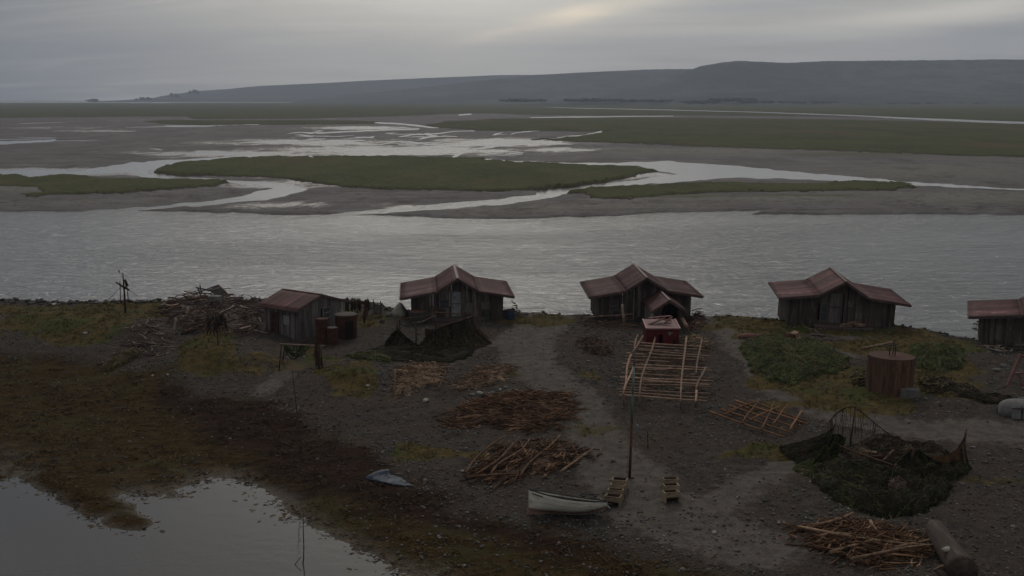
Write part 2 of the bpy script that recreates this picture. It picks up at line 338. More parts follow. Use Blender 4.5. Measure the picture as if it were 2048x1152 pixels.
shore = npmesh('shore_ground', np.stack([X.ravel(), Y.ravel(), ZT.ravel()], 1), grid_faces(ny, nx), m, smooth=True,
               attrs={'weed': weed.ravel(), 'dark': dk.ravel(), 'grass': gr.ravel(), 'path': pa.ravel()})
tag(shore, kind='structure')
# deep base under everything
bm, bt, bp = newmat('silt bed'); bt.put(bp.inputs['Base Color'], bt.mix(bt.noise(bt.add('ShaderNodeNewGeometry').outputs['Position'], .05), (.04, .036, .03), (.06, .054, .046)))
xs2 = np.linspace(-9500, 9500, 20); ys2 = np.linspace(-300, 9500, 12); X2, Y2 = np.meshgrid(xs2, ys2)
tag(npmesh('ground', np.stack([X2.ravel(), Y2.ravel(), np.full(X2.size, -2.7)], 1), grid_faces(12, 20), bm), kind='structure')
# ------------------------------------------------------------------ water
def water_mat(name, calm):
    m, t, p = newmat(name)
    pos = t.add('ShaderNodeNewGeometry').outputs['Position']; sy = t.add('ShaderNodeSeparateXYZ', Vector=pos).outputs[1]
    p.inputs['Base Color'].default_value = WCOL[calm]; p.inputs['IOR'].default_value = 1.33
    p.inputs['Roughness'].default_value = .05 if calm else .13; p.inputs['Specular IOR Level'].default_value = .5
    if calm:
        h = t.noise(t.mapping(pos, (1, 1.6, 1)), .9, 3, .5); t.put(p.inputs['Normal'], t.bump(h, .012, 1.))
    else:
        a = t.noise(t.mapping(pos, (.42, 1., 1), (0, 0, .10)), .62, 4, .62, .7); b = t.noise(t.mapping(pos, (.55, 1., 1), (0, 0, -.3)), 2.0, 3, .6, .4)
        c = t.noise(t.mapping(pos, (.3, 1., 1)), .05, 3)
        h = t.math('ADD', t.math('MULTIPLY', a, .75), t.math('MULTIPLY', b, .25))
        k = t.math('MULTIPLY', t.ramp(sy, 225., 150.), t.math('ADD', .65, t.math('MULTIPLY', t.ramp(c, .35, .65), .7)))
        t.put(p.inputs['Normal'], t.bump(h, t.math('ADD', .05, t.math('MULTIPLY', k, 1.0)), 1.))
    return m
WCOL = {0: (.125, .128, .132, 1), 1: (.040, .038, .038, 1)}
def sheet(name, pts, mat):
    me = bpy.data.meshes.new(name); me.from_pydata([(x, y, WZ) for x, y in pts], [], [tuple(range(len(pts)))]); me.materials.append(mat)
    return tag(link(bpy.data.objects.new(name, me)), kind='structure')
sheet('river_water', [(-9000, 88), (-60, 88), (60, 76), (9000, 76), (9000, 5200), (-9000, 5200)], water_mat('rippled river', 0))
sheet('pond_water', [(-300, -30), (40, -30), (40, 62), (-90, 86), (-300, 86)], water_mat('still pond', 1))
# ------------------------------------------------------------------ tidal flat and marshes beyond the river
gx = np.arange(-900, 3000, 4.); gy = np.concatenate([np.arange(446, 330, -.75), np.arange(330, 250, -.5), np.arange(250, 205.5, -.3)])
PX, PY = np.meshgrid(gx, gy); K = .3
wx = PX+(fbm(PX*.03, PY*.12, 31, 4)-.5)*34; wy = PY+(fbm(PX*.03, PY*.12, 77, 4)-.5)*5*sstep(215, 330, PY)
def pp(poly): return psdf(wx*K, wy, [(a*K, b) for a, b in poly])
def pl(line): return lsdf(wx*K, wy, [(a*K, b, w) for a, b, w in line])
flat = pp([(-1200,180),(3300,180),(3300,434),(2048,430),(1700,429),(1500,429),(1540,420),(1470,423),(1300,427),(1200,433),(1050,438),(900,437),(790,432),(640,431),(540,429),(400,425),(250,421),(0,424),(-1200,428)])
CH = [[(640,432,1.5),(700,428,3),(800,420,5),(900,412,5.5),(1000,404,5.5),(1070,394,5),(1120,382,6),(1200,372,5),(1300,362,5),(1400,352,9),(1450,345,10)],
 [(1180,328,1.5),(1280,328,4),(1330,333,11),(1400,339,12),(1480,344,10),(1600,352,7),(1700,358,5),(1800,366,3.5),(1900,372,2),(2048,379,1.),(2400,388,.8)],
 [(975,320,1.2),(1060,324,1.4),(1150,327,1.8),(1260,328,3)],
 [(180,423,2),(260,419,2.5),(340,413,3),(430,405,4),(490,397,6),(540,388,9),(590,378,6),(550,371,4),(480,364,3),(400,358,2.5),(340,355,3),(290,350,4),(270,338,9),(300,328,6),(400,320,3),(520,311,2)],
 [(60,354,4),(150,346,3),(230,338,8),(280,334,9)],[(-900,346,5),(0,346,5),(120,344,4)],
 [(905,316,1.),(950,298,1.4),(1010,288,2),(1070,282,1.1),(1180,268,1.2),(1206,262,.8)],[(1010,288,1.2),(900,292,1.4),(800,296,1.),(700,301,.8)],
 [(755,245,1),(800,248,1.2),(860,254,1.5),(880,255,.6)],[(640,266,1),(720,262,1.2),(830,258,1.2)],[(-900,288,3),(0,286,3),(60,284,2.),(110,280,1)],
 [(1080,214,.3),(1150,216,.6),(1300,219,.8),(1500,224,1),(1700,231,1.2),(1900,240,2),(2048,246,2.5),(2600,262,4)],[(1060,235,.5),(1150,234,.9),(1350,232,.5)],
 [(330,252,.5),(420,251,.8),(520,249,.4)],[(920,230,.8),(945,228,.8)],[(265,205.8,.35),(350,206,.35)],[(840,278,1),(870,272,1),(850,268,.6)],[(640,318,1),(620,312,1.5),(560,316,1)]]
_r = np.random.default_rng(5)
for _ in range(30):                          # small braided creeks and films of water
    u_, v_ = _r.uniform(560, 1080), _r.uniform(262, 311); w_ = _r.uniform(.25, .75); ln = []
    for _ in range(_r.integers(4, 9)): ln.append((u_, v_, w_)); u_ += _r.uniform(8, 34)*(1 if _r.random() < .75 else -1); v_ += _r.uniform(-3.6, 2.6); w_ *= _r.uniform(.75, 1.15)
    ln[0] = (*ln[0][:2], .02); ln[-1] = (*ln[-1][:2], .02); CH.append(ln)
for _ in range(7):
    u_, v_ = _r.uniform(-100, 640), _r.uniform(243, 312); w_ = _r.uniform(.2, .5); ln = [(u_, v_, w_)]
    for _ in range(_r.integers(2, 5)): u_ += _r.uniform(15, 60); v_ += _r.uniform(-1.2, .9); ln.append((u_, v_, w_*.8))
    ln[0] = (*ln[0][:2], .02); ln[-1] = (*ln[-1][:2], .02); CH.append(ln)
chan = np.max([pl(c) for c in CH], 0)
ISL = [[(312,340),(330,330),(365,322),(480,316),(600,314),(700,313),(850,314),(960,318),(1060,326),(1180,331),(1270,337),(1316,344),(1270,351),(1230,361),(1150,373),(1080,381),(980,386),(860,385),(760,382),(690,378),(640,371),(590,363),(530,356),(440,353),(350,351),(320,347)],
 [(-1200,350),(0,354),(150,353),(210,360),(330,362),(450,364),(462,368),(430,375),(380,381),(300,386),(230,391),(150,392),(60,398),(46,394),(90,390),(85,380),(0,376),(-1200,374)],
 [(1135,386),(1180,380),(1250,377),(1400,369),(1560,372),(1640,373),(1700,366),(1760,363),(1815,368),(1835,377),(1790,385),(1730,385),(1640,386),(1560,388),(1480,388),(1420,390),(1340,395),(1270,402),(1200,404),(1180,400),(1170,392)],
 [(1062,279),(1110,276),(1170,273),(1150,269),(1195,266),(1210,263),(1100,262),(960,261),(870,256),(850,250),(900,243),(1000,238),(1300,235),(1700,240),(2048,248),(3300,262),(3300,340),(2048,316),(1800,307),(1600,301),(1400,293),(1250,286),(1130,282)],
 [(286,243),(330,240),(500,241),(650,241),(760,243),(750,247),(600,249),(440,251),(330,248)],
 [(-1200,190),(3300,190),(3300,270),(2048,244),(1900,240),(1700,233),(1500,231),(1300,230),(1080,230),(1000,226),(930,226),(760,233),(600,237),(395,238),(370,232),(0,235),(-1200,237)]]
isl = np.array([pp(i) for i in ISL]); marsh = isl.max(0); marsh = np.minimum(marsh, -chan-.0)
marsh = marsh+(fbm(PX*.10, PY*.45, 53, 4)-.5)*2.6*sstep(225, 300, PY)-3.2*sstep(.028, .0, np.abs(fbm(PX*.013, PY*.085, 57, 3)-.5))*sstep(5, 1, marsh)*sstep(230, 280, PY)
H1 = fbm(PX*.02, PY*.25, 5, 4)-.5
sand = np.zeros(PX.shape)
for a, b, sx, sy, am in ((1950,402,260,16,1.),(1550,405,260,8,.9),(1000,426,160,7,.7),(1900,345,300,25,.8),(1400,304,300,8,.9),(1250,420,200,8,.8),(150,410,220,6,.5),(40,385,90,7,.8)):
    sand = np.maximum(sand, am*np.exp(-((PX-a)/sx)**2-((PY-b)/sy)**2))
wetp = np.zeros(PX.shape)
for a, b, sx, sy, am in ((780,302,280,12,.62),(470,308,200,8,.6),(620,285,240,8,.5),(80,345,180,9,.8),(1010,285,160,10,.6),(380,240,220,4,.2),(90,256,160,3,.3),(1120,300,90,6,.5),(540,370,140,10,.5),(720,256,110,4,.6),(200,262,90,2,.5),(1250,350,120,8,.6),(560,415,140,8,.35),(330,345,60,10,.8),(840,415,120,4,.5)):
    wetp = np.maximum(wetp, am*np.exp(-((PX-a)/sx)**2-((PY-b)/sy)**2))
near = sstep(300, 400, PY)
sd = np.minimum(flat, -chan)
z = WZ-.35+.38*sstep(-1.2, .5, sd)+(.05+.42*near)*sstep(0, 9, sd)+H1*(.04+.25*near)*sstep(.3, 4, sd)+sand*.35*sstep(.3, 5, sd)+.22*near*sstep(.2, 1.4, flat)*sstep(10, 2, flat)*sstep(0, 4, -chan)
ridg = np.abs(fbm(PX*.016, PY*.2, 91, 4)-.5)
z = z-near*.22*sstep(.05, .0, ridg)*sstep(2, 6, sd)
mz = WZ+.55+.30*near+(fbm(PX*.05, PY*.35, 13, 3)-.5)*.22
mk = sstep(-.6, 1.0, marsh)
z = np.where(mk > 0, np.maximum(z*(1-mk)+mz*mk, z), z)
gxw, gyw = at_z(PX, PY, WZ)
m, t, p = newmat('wet tidal mud')
pos = t.add('ShaderNodeNewGeometry').outputs['Position']
nl = t.noise(t.mapping(pos, (.5, .12, 1)), .12, 6, .7); nf = t.noise(t.mapping(pos, (1, .35, 1)), .9, 4, .7); nt = t.noise(t.mapping(pos, (.12, .5, 1), (0, 0, .12)), .35, 5, .72, .8)
c = t.mix(t.ramp(nl, .3, .7), (.050, .044, .046), (.092, .084, .087)); c = t.mix(t.math('MULTIPLY', t.ramp(nt, .50, .58), .6), c, (.030, .023, .023)); c = t.mix(t.math('MULTIPLY', t.ramp(nt, .40, .33), .45), c, (.125, .115, .112)); c = t.mix(t.attr('sand'), c, t.mix(t.ramp(nf, .3, .7), (.080, .074, .064), (.125, .117, .103)))
c = t.mix(t.math('MULTIPLY', t.ramp(t.noise(t.mapping(pos, (.35, .2, 1)), .25, 5, .75), .52, .66), .7), c, (.026, .021, .020))
grn = t.ramp(t.math('ADD', t.attr('green'), t.math('MULTIPLY', t.math('SUBTRACT', nf, .5), .7)), .3, .7)
c = t.mix(grn, c, (.05, .052, .024)); t.put(p.inputs['Base Color'], c)
wv = t.math('ADD', t.attr('wet'), t.math('MULTIPLY', t.math('SUBTRACT', t.noise(t.mapping(pos, (.16, .10, 1)), .55, 7, .78, .6), .5), 1.5))
wf = t.ramp(wv, .16, .55); t.put(p.inputs['Roughness'], t.math('SUBTRACT', .80, t.math('MULTIPLY', wf, .64))); t.put(p.inputs['Specular IOR Level'], t.math('ADD', .15, t.math('MULTIPLY', wf, .4)))
t.put(p.inputs['Normal'], t.bump(t.math('ADD', t.math('MULTIPLY', nt, 1.6), t.math('ADD', nf, t.math('MULTIPLY', nl, 2.))), t.math('SUBTRACT', .24, t.math('MULTIPLY', wf, .19)), 1.))
MUD = m
m, t, p = newmat('salt marsh')
pos = t.add('ShaderNodeNewGeometry').outputs['Position']
a = t.noise(t.mapping(pos, (.6, .25, 1)), .08, 6, .7); b = t.noise(t.mapping(pos, (1, .4, 1)), .9, 4, .7)
c = t.mix(t.ramp(a, .3, .7), (.027, .034, .011), (.054, .058, .020)); c = t.mix(t.math('MULTIPLY', t.ramp(b, .45, .7), .6), c, (.075, .072, .028))
c = t.mix(t.ramp(t.noise(t.mapping(pos, (.3, .12, 1)), .06, 4), .54, .66), c, (.066, .052, .025))
c = t.mix(t.ramp(t.math('ADD', t.attr('edge'), t.math('MULTIPLY', t.math('SUBTRACT', b, .5), 1.2)), .45, -.1), c, (.040, .032, .024)); t.put(p.inputs['Base Color'], c)
p.inputs['Roughness'].default_value = .95; p.inputs['Specular IOR Level'].default_value = .08
t.put(p.inputs['Normal'], t.bump(t.math('ADD', a, b), .5, 1.))
MARSH = m
green = np.zeros(PX.shape)
for a_, b_, sx, sy in ((1720,309,200,4),(1350,398,150,6),(130,382,60,4),(1600,396,160,4)): green = np.maximum(green, .8*np.exp(-((PX-a_)/sx)**2-((PY-b_)/sy)**2))
V = np.stack([gxw.ravel(), gyw.ravel(), z.ravel()], 1); F = grid_faces(len(gy), len(gx))
mf = mk.ravel()[F].max(1) > .02
which = np.argmax(isl, 0).ravel()[F[:, 0]]
def submesh(name, sel, mat, at):
    f = F[sel]; u, inv = np.unique(f, return_inverse=True)
    o = npmesh(name, V[u], inv.reshape(-1, 4), mat, smooth=True, attrs={k: v.ravel()[u] for k, v in at.items()}); return tag(o, kind='structure')
submesh('tidal_flat', ~mf, MUD, {'wet': wetp, 'sand': sand, 'green': green})
for i in range(len(ISL)): submesh('marsh', mf & (which == i), MARSH, {'edge': marsh})
# marsh reeds, denser along the banks of the nearer islands
ok = (marsh.ravel() > .15) & (PY.ravel() > 255); idx = np.nonzero(ok)[0]
pr = (gyw.ravel()[idx]**1.6)*np.where(marsh.ravel()[idx] < 2.2, 5, 1.); pr /= pr.sum()
def blades(name, P, hmin, hmax, wid, mat, tone, lean=.5):
    n = len(P); a = RNG.uniform(0, 2*PI, n); h = RNG.uniform(hmin, hmax, n); l = RNG.uniform(.1, lean, n)*h; b = RNG.uniform(0, 2*PI, n)
    dx = np.cos(a)*wid/2; dy = np.sin(a)*wid/2; lx = np.cos(b)*l; ly = np.sin(b)*l
    V = np.empty((n, 5, 3)); z = P[:, 2]-.03
    V[:, 0] = np.stack([P[:, 0]-dx, P[:, 1]-dy, z], 1); V[:, 1] = np.stack([P[:, 0]+dx, P[:, 1]+dy, z], 1)
    V[:, 2] = np.stack([P[:, 0]+dx*.8+lx*.35, P[:, 1]+dy*.8+ly*.35, z+h*.6], 1); V[:, 3] = np.stack([P[:, 0]-dx*.8+lx*.35, P[:, 1]-dy*.8+ly*.35, z+h*.6], 1)
    V[:, 4] = np.stack([P[:, 0]+lx, P[:, 1]+ly, z+h], 1)
    o = np.arange(n)[:, None]*5
    F3 = np.concatenate([o+[[0, 1, 2]], o+[[0, 2, 3]], o+[[3, 2, 4]]], 0)
    return tag(npmesh(name, V.reshape(-1, 3), F3, mat, tone=np.repeat(tone, 5)), kind='stuff')
pick = RNG.choice(idx, 30000, p=pr); jx = RNG.uniform(-.5, .5, 30000)*4/FPX*gyw.ravel()[pick]; jy = RNG.uniform(-.5, .5, 30000)*.0016*gyw.ravel()[pick]
P = V[pick]+np.stack([jx, jy, -np.full(30000, .1)], 1)
blades('marsh_grass', P, .10, .26, .30, M['reed'], RNG.uniform(1.8, 3.0, 30000), 2.5)
# ------------------------------------------------------------------ hills
hm, t, p = newmat('hill heath')
pos = t.add('ShaderNodeNewGeometry').outputs['Position']
a = t.noise(pos, .0018, 6, .65); b = t.noise(pos, .012, 5, .7)
c = t.mix(t.ramp(a, .35, .65), (.026, .034, .026), (.074, .074, .054)); c = t.mix(t.math('MULTIPLY', t.ramp(b, .46, .60), .8), c, (.020, .023, .018))
t.put(p.inputs['Base Color'], c); p.inputs['Roughness'].default_value = .95; p.inputs['Specular IOR Level'].default_value = .05
t.put(p.inputs['Normal'], t.bump(b, 14., 1.))
def hill(prof, D, run, seed, rough=1.):
    ax = np.arange(prof[0][0], prof[-1][0]+1, 5.); top = np.interp(ax, [q[0] for q in prof], [q[1] for q in prof])
    top = top+(fbm(ax*.012, ax*0, seed, 4)-.5)*3*rough+(vn(ax*.14, ax*0, seed)-.5)*.9*rough
    rows = 34; ts = np.concatenate([np.linspace(0, 1, rows-4), [1.08, 1.2, 1.4, 1.7]])
    V = []
    for tt in ts:
        YY = np.full(ax.shape, D-run+run*tt); x, _ = at_y(ax, top, D); x = x*(YY/D)**.6
        _, zc = at_y(ax, top, D); zc = np.maximum(zc, 2.)
        s = tt**1.5 if tt <= 1 else 1-(tt-1)*.25
        rv = np.abs(fbm(x*.0032+YY*.0008, YY*.0011, seed+5, 4)-.5)*2
        z_ = zc*s*(1-.48*rough*(1-rv)*np.sin(PI*min(tt, 1))**1.)+ (WZ+.4)*(1-min(tt, 1))
        V.append(np.stack([x, YY, z_], 1))
    V = np.concatenate(V); o = npmesh('hill', V, grid_faces(len(ts), len(ax)), hm, smooth=True); return tag(o, kind='structure')
hill([(1080,197),(1180,186),(1280,170),(1340,156),(1375,142),(1400,133),(1440,126),(1470,122),(1560,125),(1700,122),(1850,120),(2048,119),(2400,117),(3000,122)], 4600, 1700, 3)
hill([(620,196),(760,184),(900,168),(1000,157),(1060,151),(1120,147),(1200,143),(1300,139),(1380,138),(1600,138),(2000,140)], 5600, 1500, 8, .7)
hill([(250,200),(300,197),(325,192),(360,187),(390,182),(450,178.5),(520,172),(700,163),(850,156),(1000,150),(1065,149.5),(1150,155),(1300,170)], 7200, 1600, 14, .35)
# far woodland at the foot of the hills
def blobs(P, S, seed):
    ph = (1+5**.5)/2; iv = np.array([(-1,ph,0),(1,ph,0),(-1,-ph,0),(1,-ph,0),(0,-1,ph),(0,1,ph),(0,-1,-ph),(0,1,-ph),(ph,0,-1),(ph,0,1),(-ph,0,-1),(-ph,0,1)], float); iv /= np.linalg.norm(iv[0])
    ifc = np.array([(0,11,5),(0,5,1),(0,1,7),(0,7,10),(0,10,11),(1,5,9),(5,11,4),(11,10,2),(10,7,6),(7,1,8),(3,9,4),(3,4,2),(3,2,6),(3,6,8),(3,8,9),(4,9,5),(2,4,11),(6,2,10),(8,6,7),(9,8,1)])
    n = len(P); g = np.random.default_rng(seed); v = iv[None]*g.uniform(.65, 1.25, (n, 12, 1)); a = g.uniform(0, 2*PI, n); c, s = np.cos(a), np.sin(a)
    v = v*S[:, None, :]; vx = v[..., 0]*c[:, None]-v[..., 1]*s[:, None]; vy = v[..., 0]*s[:, None]+v[..., 1]*c[:, None]
    V = np.stack([vx, vy, v[..., 2]], -1)+P[:, None, :]
    return V.reshape(-1, 3), (ifc[None]+np.arange(n)[:, None, None]*12).reshape(-1, 3), g
wl = []
for a, b, y0, n in ((1000,1090,197,90),(1130,1250,196,190),(1240,1350,198,130),(1360,1445,201,190),(1420,1515,194,200),(1480,1550,202,120),(1550,1680,203,240),(1690,2048,208,700),(2048,2500,211,500)):
    for _ in range(n):
        u_ = random.betavariate(1.6, 1.6); wl.append((a+(b-a)*u_, y0+rnd(-2.5, 3)*(1-abs(2*u_-1)*.6)))
wl = np.array(wl); x, y = at_y(wl[:, 0], wl[:, 1], 3300)[0], np.full(len(wl), 3300.)+RNG.uniform(-250, 150, len(wl))
P = np.stack([x*y/3300, y, RNG.uniform(.5, 2.5, len(wl))], 1); zz = at_y(wl[:, 0], wl[:, 1], 3300)[1]; P[:, 2] += np.maximum(zz, 0)*.6
S = np.stack([RNG.uniform(4, 14, len(wl)), RNG.uniform(4, 12, len(wl)), RNG.uniform(1., 4., len(wl))], 1)
V_, F_, _ = blobs(P, S, 4); tag(npmesh('woodland', V_, F_, M['wood_far']), kind='stuff')
for k, (a, y0, w, hh, lab) in enumerate(((185,203,9,5,'tiny dark tree clump alone on the far left horizon'),(292,199,16,5,'low dark tree clump at the foot of the far left slope'),(345,193,14,7,'dark tree clump halfway up the far left slope'),(386,186,9,7,'round dark tree clump at the brow of the far left slope'))):
    Yd = 5600 if k < 2 else 6300; n = 16; px_ = np.array([a+rnd(-w, w) for _ in range(n)]); x, zb = at_y(px_, np.full(n, y0), Yd)
    P = np.stack([x, np.full(n, Yd)+RNG.uniform(-40, 40, n), np.maximum(zb, 2)+RNG.uniform(0, hh*1.6, n)], 1); S = np.stack([RNG.uniform(6, 13, n)]*2+[RNG.uniform(3, hh*1.5, n)], 1)
    V_, F_, _ = blobs(P, S, 30+k); o0 = P.mean(0); o = npmesh('tree_clump', V_-o0, F_, M['wood_far']); o.location = o0; tag(o, lab, 'trees', 'tree clumps on the far left skyline')
# ------------------------------------------------------------------ huts
def prof_z(prof, u):
    return float(np.interp(u, [q[0] for q in prof], [q[1] for q in prof]))
def roof_panels(prof, y0, y1, lift=0., per=.26, amp=.020, base_tone=1., streak=.1):
    """corrugated sheets laid on each slope of a profile that runs from y0 to y1"""
    mb = MB(); n = int((y1-y0)/per*4)
    for (u0, a0), (u1, a1) in zip(prof[:-1], prof[1:]):
        L = math.hypot(u1-u0, a1-a0); nx, nz = -(a1-a0)/L, (u1-u0)/L
        V = []; F = []; T = []; sheet = -1; tn = 1; m = 5
        for i in range(n+1):
            y = y0+(y1-y0)*i/n; s = int((y-y0)/.78)
            if s != sheet: sheet = s; tn = base_tone*rnd(.68, 1.3)*(1.45 if random.random() < streak else 1)
            k = tn*((1.25, 1.9, 2.3)[sheet % 3] if (y-y0) % .78 < .08 else 1); h = lift+amp*math.cos(2*PI*(y-y0)/per)
            for j in range(m+1):
                q = j/m; V.append((u0+(u1-u0)*q+nx*h, y, a0+(a1-a0)*q+nz*h)); T.append(k)
        for i in range(n):
            for j in range(m): b = i*(m+1)+j; F.append((b, b+1, b+m+2, b+m+1))
        b = len(mb.v); mb.v += V; mb.f += [tuple(q+b for q in f) for f in F]; mb.t += T
    return mb
def plank_wall(a, b, zb, top, holes=(), bw=.21, base=1., out=(0, -1)):
    """upright boards from a to b (local x,y) under the height function top(s)"""
    mb = MB(); a = Vector(a); b = Vector(b); L = (b-a).length; dr = (b-a)/L; s = 0.
    ang = math.atan2(dr.y, dr.x); rot = Matrix.Rotation(ang, 3, 'Z'); nrm = Vector(out)
    while s < L-.02:
        w = min(rnd(.75, 1.25)*bw, L-s); c = s+w/2; off = rnd(0, .022)
        segs = [(zb-rnd(0, .08), min(top(s), top(s+w), top(c))-rnd(.0, .02))]
        for h0, h1, q0, q1 in holes:
            if h0-w*.5 < c < h1+w*.5:
                ns = []
                for z0, z1 in segs:
                    if q0 > z0: ns.append((z0, min(z1, q0)))
                    if q1 < z1: ns.append((max(z0, q1), z1))
                segs = [q for q in ns if q[1]-q[0] > .03]
        tn = base*rnd(.55, 1.2)*(2.0 if random.random() < .10 else 1)
        for z0, z1 in segs:
            p = a+dr*c+nrm*off; mb.box((p.x, p.y, (z0+z1)/2), (w-.012, .035, z1-z0), rot, tn)
        s += w
    return mb
def hut(label, loc, yaw, prof, L, wh, wy, door=None, windows=(), panels=(), deck=None, wood='wall_wood', roll=0., zb=-.35, mat_tone=1., streak=.1, posts=(), door_mat='door'):
    t = thing('plank_hut', label, 'hut', loc, 0, 'tin roofed plank huts along the river bank'); t.rotation_euler = (0, roll, yaw)
    r = roof_panels(prof, 0, L, base_tone=mat_tone, streak=streak).build('roof', M['rust_roof'], t, solid=.012, smooth=True)
    pk = max(prof, key=lambda q: q[1]); mb = MB(); mb.beam((pk[0], -.02, pk[1]+.03), (pk[0], L+.02, pk[1]+.03), .20, .03); mb.build('ridge_cap', M['ridge'], r)
    for y in (-.035, L+.035):
        mb = MB()
        for (u0, a0), (u1, a1) in zip(prof[:-1], prof[1:]): mb.beam((u0, y, a0-.09), (u1, y, a1-.09), .05, .17, rnd(.8, 1.2), up=(0, 0, 1))
        mb.build('verge_board', M['roof_trim'], r)
    for u, a in prof[1:-1]:
        if u != pk[0]: MB().beam((u, .0, a+.022), (u, L, a+.022), .10, .012).build('valley_flashing', M['roof_trim'], r)
    for u, a in (prof[0], prof[-1]):
        s = .04 if u > 0 else -.04
        MB().beam((u+s, .0, a-.05), (u+s, L, a-.05), .045, .13).build('fascia', M['roof_trim'], r)
    mb = MB()
    for y in np.linspace(.25, L-.25, 7):
        for (u0, a0), (u1, a1) in zip(prof[:-1], prof[1:]): mb.beam((u0, y, a0-.10), (u1, y, a1-.10), .07, .12, .8)
    mb.build('rafters', M['roof_trim'], r)
    top = lambda u: prof_z(prof, u)-.06
    holes = [(q[0]+wh, q[1]+wh, q[2], q[3]) for q in (list(windows)+([door] if door else []))]
    plank_wall((-wh, wy), (wh, wy), zb, lambda s: top(s-wh), holes).build('wall', M[wood], t)
    plank_wall((-wh, L-.5), (wh, L-.5), zb, lambda s: top(s-wh), out=(0, 1)).build('wall', M[wood], t)
    plank_wall((-wh, wy+.02), (-wh, L-.52), zb, lambda s: top(-wh), out=(-1, 0), base=1.2).build('wall', M[wood], t)
    plank_wall((wh, wy+.02), (wh, L-.52), zb, lambda s: top(wh), out=(1, 0)).build('wall', M[wood], t)
    MB().box((0, L/2, .02), (2*wh-.08, L-.7-wy, .06)).build('floor', M['dark'], t)
    mb = MB(); mb.beam((-wh-.05, wy-.03, -.08), (wh+.05, wy-.03, -.08), .14, .2); mb.build('sill_beam', M['wall_wood'], t)
    if door:
        u0, u1, z0, z1 = door; d = MB()
        for k in range(4): d.box((u0+(u1-u0)*(k+.5)/4, wy+.0, (z0+z1)/2), ((u1-u0)/4-.01, .04, z1-z0), tone=rnd(.8, 1.15))
        d.box(((u0+u1)/2, wy-.03, z0+(z1-z0)*.53), (u1-u0-.06, .03, .1), tone=.45); dd = d.build('door', M[door_mat], t)
        MB().lathe([(.02, 0), (.03, .02), (.03, .05), (.0, .06)], 8, (u1-.09, wy-.02, (z0+z1)/2), rot=Matrix.Rotation(PI/2, 3, 'X')).build('handle', M['rust'], dd)
        mb = MB(); [mb.box((u, wy-.02, (z0+z1)/2), (.09, .08, z1-z0+.1)) for u in (u0-.05, u1+.05)]; mb.box(((u0+u1)/2, wy-.02, z1+.05), (u1-u0+.01, .075, .09)); mb.build('door_frame', M['wall_wood'], dd)
    for u0, u1, z0, z1 in windows:
        f = MB(); c = (u0+u1)/2
        for u in (u0, u1): f.box((u, wy-.02, (z0+z1)/2), (.07, .08, z1-z0), tone=1.6)
        for z in (z0, z1, (z0+z1)/2): f.box((c, wy-.02, z), (u1-u0+.07, .07, .06), tone=1.6)
        w = f.build('window', M[wood], t); MB().box((c, wy+.02, (z0+z1)/2), (u1-u0-.06, .012, z1-z0-.06)).build('pane', M['glass'], w)
    for u0, u1, z0, z1, mt in panels: MB().box(((u0+u1)/2, wy-.055, (z0+z1)/2), (u1-u0, .035, z1-z0)).build('patch_board', M[mt], t)
    for u, y0 in posts: MB().beam((u, y0, zb), (u, y0, top(u)-.05), .11, .11, up=(1, 0, 0)).build('post', M[wood], t)
    if deck:
        u0, u1, y0, z = deck; mb = MB(); n = 6
        for k in range(n): mb.box(((u0+u1)/2, y0+(wy-.06-y0)*(k+.5)/n, z), (u1-u0+rnd(-.1, .1), (wy-.06-y0)/n-.015, .06), tone=rnd(.7, 1.3))
        dk = mb.build('deck', M['wall_wood'], t); mb = MB(); mb.beam((u0, y0+.05, z-.14), (u1, y0+.05, z-.14), .1, .18); [mb.box((u, y0+.1, z-.4), (.14, .14, .5)) for u in (u0+.1, u1-.1)]
        mb.build('bearer', M['wall_wood'], dk)
    return t
def at(px, py, z): return Vector((*map(float, at_z(px, py, z)), 0))
P9 = [(-4.65, 2.03), (-1.74, 2.52), (0, 3.6), (1.76, 2.52), (4.6, 2.05)]
z0 = 0.
h2 = at(915, 557, z0+3.6)
HUT2 = hut('tin roofed hut with a white front door, left of the hut with the long porch', (h2.x, h2.y, z0), R(5.2), P9, 7.6, 3.75, .75, door=(-.48, .28, .32, 2.38), windows=((-1.45, -.75, 1.0, 1.75),), panels=((.62, 1.25, .5, 1.45, 'grey_wood'), (2.0, 2.7, .75, 1.5, 'grey_wood')), deck=(-2.0, 2.2, -.55, .22), posts=((-2.9, .45), (2.9, .45)))
z0 = .1
h3 = at(1294, 555.5, z0+3.6)
HUT3 = hut('tin roofed hut with a long gabled porch reaching forward behind the red shed', (h3.x, h3.y, z0), R(2.0), P9, 7.6, 3.75, .75, windows=((-2.9, -2.2, .8, 1.5),), panels=((2.3, 2.9, .6, 1.6, 'grey_wood'),), mat_tone=.8, streak=.03)
pr = [(-1.45, 1.58), (0, 2.48), (1.45, 1.58)]; L = 3.6
mb = roof_panels(pr, -4.0, .72, base_tone=.85); mb.v = [(x+1.15, y, z) for x, y, z in mb.v]; rf = mb.build('porch_roof', M['rust_roof'], HUT3, solid=.012, smooth=True)
MB().beam((1.15, -4.02, 2.51), (1.15, .66, 2.51), .18, .03).build('ridge_cap', M['ridge'], rf)
mb = MB(); [mb.beam((1.15+a[0], -4.04, a[1]-.09), (1.15+b[0], -4.04, b[1]-.09), .05, .16) for a, b in zip(pr[:-1], pr[1:])]; mb.build('verge_board', M['roof_trim'], rf)
plank_wall((.0, -3.6), (.0, .72), -.35, lambda s: 1.75, out=(-1, 0), base=1.9).build('porch_wall', M['grey_wood'], HUT3)
plank_wall((2.3, -3.6), (2.3, .72), -.35, lambda s: 1.75, out=(1, 0)).build('porch_wall', M['wall_wood'], HUT3)
